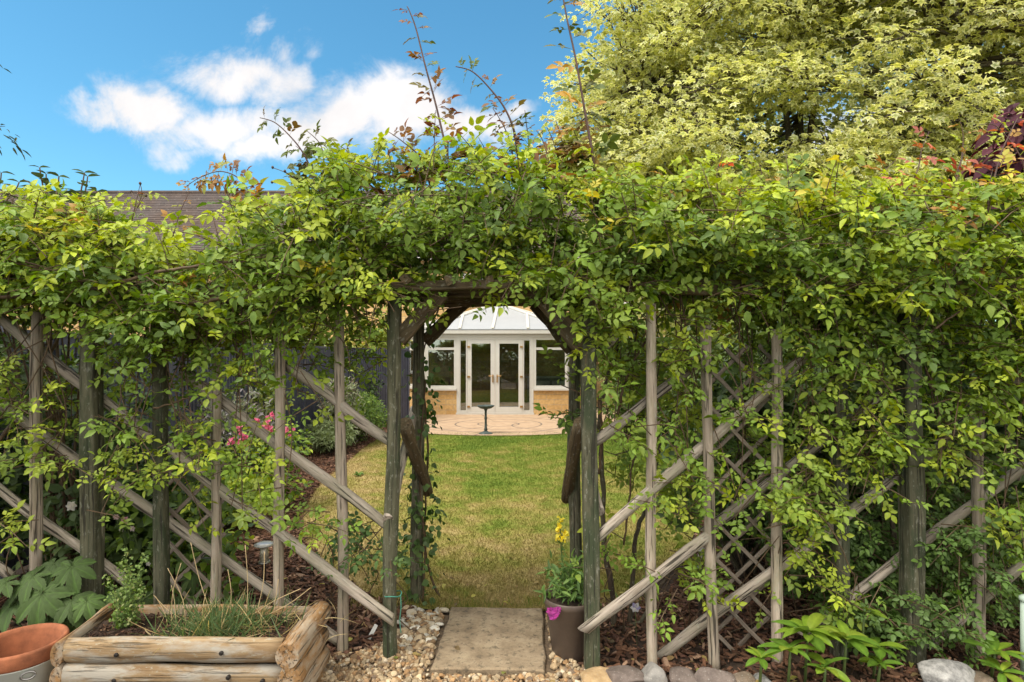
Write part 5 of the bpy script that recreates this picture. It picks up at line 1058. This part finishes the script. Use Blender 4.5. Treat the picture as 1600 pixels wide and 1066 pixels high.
# pale anemones by the left posts
an = thing('anemone', 'pale pink anemones flowering between the left trellis posts', 'anemone', (-2.1, 3.45, 0)); FL = Leaves(); mb = MB(); L = Leaves()
for px, py, s_, c_ in ((112, 791, .034, (.72, .68, .74)), (196, 813, .026, (.55, .25, .38)), (182, 808, .02, (.6, .42, .5)), (207, 826, .02, (.6, .48, .55)), (232, 881, .015, (.7, .65, .68)), (203, 896, .014, (.7, .65, .68)), (190, 828, .016, (.55, .45, .5))):
    p = P(px, py, 3.35); mb.tube(spline([(p.x + random.gauss(0, .05), 3.42, 0), (p.x + .02, 3.4, p.z * .6), p], 5), .0025, 5); k = 6; a = np.linspace(0, 6.28, k, endpoint=False); d = np.c_[np.cos(a), -.3 * np.ones(k), np.sin(a) * .8 + .2]
    FL = Leaves(); FL.add(ROUND, np.repeat(np.array(p)[None], k, 0), d, np.tile((0, -.8, .6), (k, 1)), s_, np.tile(c_, (k, 1))); FL.build('flower', PETAL, an); mb.build('flower_stem', GST, an, True); mb = MB()
k = 420; L.add(OVATE, np.c_[rng.uniform(-2.5, -1.7, k), rng.uniform(3.3, 3.7, k), rng.uniform(.1, .8, k)], rv(k), rv(k, .4) + (0, -.4, 1), rng.uniform(.05, .09, k), pal(k, [MID, DRK], [1, 2])); L.build('foliage', LEAF, an)

# planter herbs
soilz = zt_ - .05
hb = thing('herb', 'bushy oregano sprig growing at the left end of the log planter', 'herb', P(196, 985, 2.78)); L = Leaves(); mb = MB(); b0 = P(196, 983, 2.78); b0.z = soilz
for px, py in ((168, 905), (176, 930), (188, 880), (197, 862), (205, 885), (215, 905), (226, 868), (222, 920), (190, 925), (200, 945), (185, 955), (210, 955), (178, 965), (215, 972), (200, 900), (208, 930)):
    tip = P(px, py, 2.78 + random.uniform(-.08, .08)); sp = spline([b0 + Vector((random.gauss(0, .02), random.gauss(0, .02), 0)), b0.lerp(tip, .6) + Vector((random.gauss(0, .01), 0, 0)), tip], 7); mb.tube(sp, .0016, 4)
    for q in sp[4:]:
        k = 7; L.add(ROUND, np.array(q) + rv(k, .012), rv(k) + (0, 0, .3), rv(k, .6) + (0, -.4, 1), rng.uniform(.008, .019, k), pal(k, [(.12, .2, .035), (.18, .25, .06), (.28, .30, .12), (.07, .13, .03)], [3, 2, .8, 2]))
L.build('foliage', LEAF, hb); mb.build('stems', GST, hb, True)
STRAW = [(.42, .32, .16), (.5, .40, .22), (.3, .21, .10)]
cv = thing('chives', 'tufted clump of grassy chives with dry straw stems in the log planter', 'chives', P(350, 985, 2.74)); L = Leaves(); k = 520; cxp = rng.normal(352, 40, k); p = np.c_[(cxp - 800) / F * 2.74, rng.uniform(2.62, 2.86, k), np.full(k, soilz - .01)]
L.add([blade_tmpl(.022, .25, 6), blade_tmpl(.02, .6, 6), blade_tmpl(.018, .05, 6)], p, rv(k, .5) * (1.2, .8, 0) + (0, 0, 1), rv(k) + (0, -.5, .1), rng.uniform(.07, .2, k), pal(k, [(.09, .15, .055), (.07, .12, .045), (.13, .17, .07)] + STRAW[:1], [3, 3, 1.5, .8]))
k = 190; p = np.c_[(rng.normal(370, 65, k) - 800) / F * 2.72, rng.uniform(2.6, 2.88, k), np.full(k, soilz + .01)]; L.add([blade_tmpl(.014, .8, 6), blade_tmpl(.012, .3, 6)], p, rv(k, 1) * (1.5, 1, 0) + (0, 0, .35), rv(k) + (0, -.3, .6), rng.uniform(.08, .18, k), pal(k, STRAW, [1, 1, 1])); L.build('foliage', LEAF, cv)
mb = MB()
for (x0, y0), (x1, y1) in (((330, 960), (298, 848)), ((402, 955), (413, 862)), ((428, 955), (435, 905)), ((395, 960), (470, 920)), ((385, 965), (383, 852)), ((300, 975), (240, 930)), ((262, 978), (243, 932)), ((275, 975), (268, 915)), ((268, 978), (283, 880)), ((290, 985), (262, 888)), ((360, 955), (356, 890)), ((420, 960), (486, 918)), ((230, 1000), (300, 978))):
    a, b_ = P(x0, y0, 2.75), P(x1, y1, 2.78); mb.tube(spline([a, a.lerp(b_, .5) + Vector((random.gauss(0, .012), 0, random.gauss(0, .008))), b_], 5), .0016, 4)
mb.build('straw_stems', plain('straw', (.46, .34, .18), .7, var=.25), cv, True)

# flowers in the brown pot
sn = thing('snapdragon', 'yellow snapdragon spike with narrow green leaves in the brown pot', 'snapdragon', bc + Vector((0, 0, ht_ - .04))); L = Leaves(); mb = MB(); b0 = bc + Vector((-.01, 0, ht_ - .04)); tip = P(875, 812, 3.12)
sp = spline([b0, b0.lerp(tip, .5) + Vector((-.012, 0, 0)), tip], 8); mb.tube(sp, .0032, 6)
for dx_, hh in ((-.09, .16), (-.05, .22), (.0, .2), (.05, .18), (.09, .2), (-.07, .12), (.1, .1), (.03, .13), (-.02, .15)): mb.tube(spline([b0 + Vector((dx_ * .4, random.gauss(0, .04), 0)), b0 + Vector((dx_, random.gauss(0, .06), hh * .7)), b0 + Vector((dx_ * 1.3, random.gauss(0, .06), hh))], 4), .002, 5)
k = 330; L.add(NARROW, np.array(b0) + rv(k) * (.07, .06, .055) + (.01, 0, .10), rv(k, .8) + (0, 0, .5), rv(k, .5) + (0, -.5, 1), rng.uniform(.04, .075, k), pal(k, [(.09, .18, .035), (.12, .21, .04), (.06, .13, .03)], [2, 1, 1]))
for j, q in enumerate(sp[5:13]): k = 5; L.add(NARROW, np.array(q) + rv(k, .004), rv(k) + (0, 0, .3), rv(k, .5) + (0, 0, 1), rng.uniform(.02, .04, k), pal(k, [(.07, .15, .035)], [1]))
L.build('foliage', LEAF, sn); mb.build('stems', GST, sn, True); FL = Leaves()
for px, py, s_ in ((871, 832, .03), (882, 833, .03), (875, 822, .027), (880, 843, .024), (871, 843, .022), (876, 812, .02), (873, 808, .01)): k = 8; FL.add(ROUND, np.tile(np.array(P(px, py, 3.11)), (k, 1)) + rv(k, .004), rv(k), rv(k) + (0, -1, .3), s_ * rng.uniform(.7, 1.1, k), pal(k, [(.85, .68, .03), (.9, .78, .08)], [1, 1], .08))
FL.build('flowers', PETAL, sn)
pn_ = thing('petunia', 'magenta petunia bloom at the rim of the brown pot', 'petunia', bc + Vector((-.08, -.1, ht_ - .03))); FL = Leaves(); mb = MB()
for px, py, s_ in ((861, 955, .026), (868, 958, .026), (864, 962, .024), (872, 952, .018)):
    q = P(px, py, 3.03); k = 8; a = np.linspace(0, 6.28, k, endpoint=False); FL.add(ROUND, np.tile(np.array(q), (k, 1)), np.c_[np.cos(a), np.full(k, -.35), np.sin(a)], np.tile((0, -1, .3), (k, 1)) + rv(k, .2), s_ * rng.uniform(.9, 1.15, k), pal(k, [(.55, .015, .42), (.45, .01, .38)], [1, 1], .1)); mb.tube([q, q + Vector((.03, .06, -.02))], .002, 5)
FL.build('flowers', PETAL, pn_); mb.build('stems', GST, pn_, True)
vp = thing('petunia', 'small white and blue petunia on the bark behind a pale pole', 'petunia', P(993, 990, 3.2)); FL = Leaves(); mb = MB(); q = P(993, 949, 3.2); k = 6; a = np.linspace(0, 6.28, k, endpoint=False); FL.add(ROUND, np.tile(np.array(q), (k, 1)), np.c_[np.cos(a), np.full(k, -.3), np.sin(a)], np.tile((0, -1, .2), (k, 1)), .03, pal(k, [(.65, .62, .75), (.35, .30, .65)], [2, 1], .05)); FL.build('flowers', PETAL, vp)
mb.tube([q, q + Vector((.01, .04, -.1)), (q.x + .02, q.y + .05, 0)], .002, 5); mb.build('stems', GST, vp, True)

# broad-leaved rosettes at the lower right
def rosette_tmpl(w_=.19, n=7, bend=.45, seed=0):
    V = []; Wt = []; T = []
    for i in range(n + 1):
        y = i / n; ww = w_ * (math.sin(math.pi * min(1, .06 + y ** 1.25 * .94)) ** .75 + .03); z = .25 * y - bend * y * y
        V += [(-ww, y, z + .05), (-ww * .5, y, z + .02), (0, y, z), (ww * .5, y, z + .02), (ww, y, z + .05)]; Wt += [-.2, 0, .9, 0, -.2]
    for i in range(n):
        for j in range(4): a = i * 5 + j; T += [(a, a + 1, a + 6), (a, a + 6, a + 5)]
    return np.array(V), np.array(T), np.array(Wt)
ROST = [rosette_tmpl(.19, 7, .45), rosette_tmpl(.17, 7, .6), rosette_tmpl(.21, 7, .35)]
for px, py, Y, n, s_, lb in ((1262, 990, 2.85, 14, .155, 'large bright green leaf rosette at the foot of a pale pole'), (1322, 1000, 2.83, 11, .15, 'leaf rosette with broad leaves in front of a dark square post'), (1235, 1015, 2.8, 9, .13, 'broad leaf rosette in front of the pale pole nearest the lattice'), (1370, 1010, 2.9, 10, .13, 'mid green rosette between the dark square post and the pale rock'), (1190, 1030, 2.8, 7, .10, 'small yellow green rosette beside the boulders'), (1375, 1040, 2.8, 9, .10, 'low leaf rosette left of the rough pale rock'), (1290, 1045, 2.74, 9, .12, 'rosette with a browned leaf at the bottom of the picture'), (1555, 1020, 2.9, 9, .15, 'leaf rosette beside the mint painted post'), (1565, 1050, 2.82, 7, .11, 'low rosette above the flat brown stone'), (1350, 955, 3.0, 7, .10, 'small upright leaf tuft behind the broad rosettes')):
    c_ = P(px, py, Y); r_ = thing('leaf_rosette', lb, 'rosette plant', (c_.x, c_.y, 0)); L = Leaves(); a = np.linspace(0, 6.283, n, endpoint=False) + random.random(); d = np.c_[np.cos(a), np.sin(a), rng.uniform(-.15, .6, n)]
    cols = pal(n, [(.16, .25, .025), (.10, .19, .022), (.20, .27, .03)] + ([(.30, .17, .03)] if 'browned' in lb else []), [2, 2, 1] + ([.8] if 'browned' in lb else []), .1); L.add(ROST, np.tile(np.array(c_), (n, 1)) + rv(n, .006), d, np.c_[-d[:, 0] * .3, -d[:, 1] * .3, np.ones(n)] + rv(n, .15), 1.0 * s_ * rng.uniform(.75, 1.15, n), cols, None, .3)
    L.build('foliage', LEAF, r_); mb = MB(); mb.tube([(c_.x, c_.y + .03, -.02), (c_.x, c_.y + .01, c_.z * .6), c_], [.008, .007, .005], 6); mb.build('stems', GST, r_, True)
# strap-leaved seedlings on the bark behind the planter
for px, py, lb in ((345, 850, 'strap leaved seedling behind the lattice above the planter'), (560, 720, 'small green weed on the dry edge of the lawn'), (650, 915, 'weed at the foot of the rear left arch post')):
    g = G(px, py + 25) if py > 700 else G(px, py); r_ = thing('seedling', lb, 'weed', g); L = Leaves(); n = 12; a = rng.uniform(0, 6.28, n); L.add(ROST, np.tile(np.array(g) + (0, 0, .01), (n, 1)), np.c_[np.cos(a), np.sin(a), rng.uniform(.3, 1.4, n)], rv(n, .2) + (0, -.2, 1), .14 if px < 400 else .09, pal(n, [(.12, .2, .05), (.09, .17, .04)], [1, 1])); L.build('foliage', LEAF, r_)

# fallen leaves on the bark, gravel and slab
ll = Leaves(); k = 240; X = rng.uniform(-1.9, 2.4, k); Y = rng.uniform(2.75, 4.3, k); onslab = (X > -.42) & (X < .2) & (Y > 2.95) & (Y < 3.7); ok = (~onslab) | (rng.uniform(0, 1, k) < .12); ok &= ~((X < -.85) & (Y < 3.0)); X, Y, onslab = X[ok], Y[ok], onslab[ok]; k = len(X)
ll.add(OVATE, np.c_[X, Y, np.where(onslab, .041, .03 + rng.uniform(0, .012, k))], rv(k) * (1, 1, .12), rv(k, .22) + (0, 0, 1), rng.uniform(.025, .055, k), pal(k, [(.30, .20, .07), (.20, .10, .04), (.36, .31, .06), (.12, .06, .03), (.22, .24, .04)], [2, 2, 1, 2, .7]))
tag(ll.build('leaf_litter', LEAF), 'fallen yellow and brown leaves lying on the bark and gravel', 'fallen leaves', kind='stuff')
# the hedge across the garden at the photographer's back, seen mirrored in the conservatory panes
shrub('dark green hedge mirrored in the conservatory door panes', 'hedge', (0, -5.5), 2.5, 5.5, .7, 9000, OVATE, DG + OLV[:1], [2, 2, 1, 1], .16, clumps=110, name='hedge')
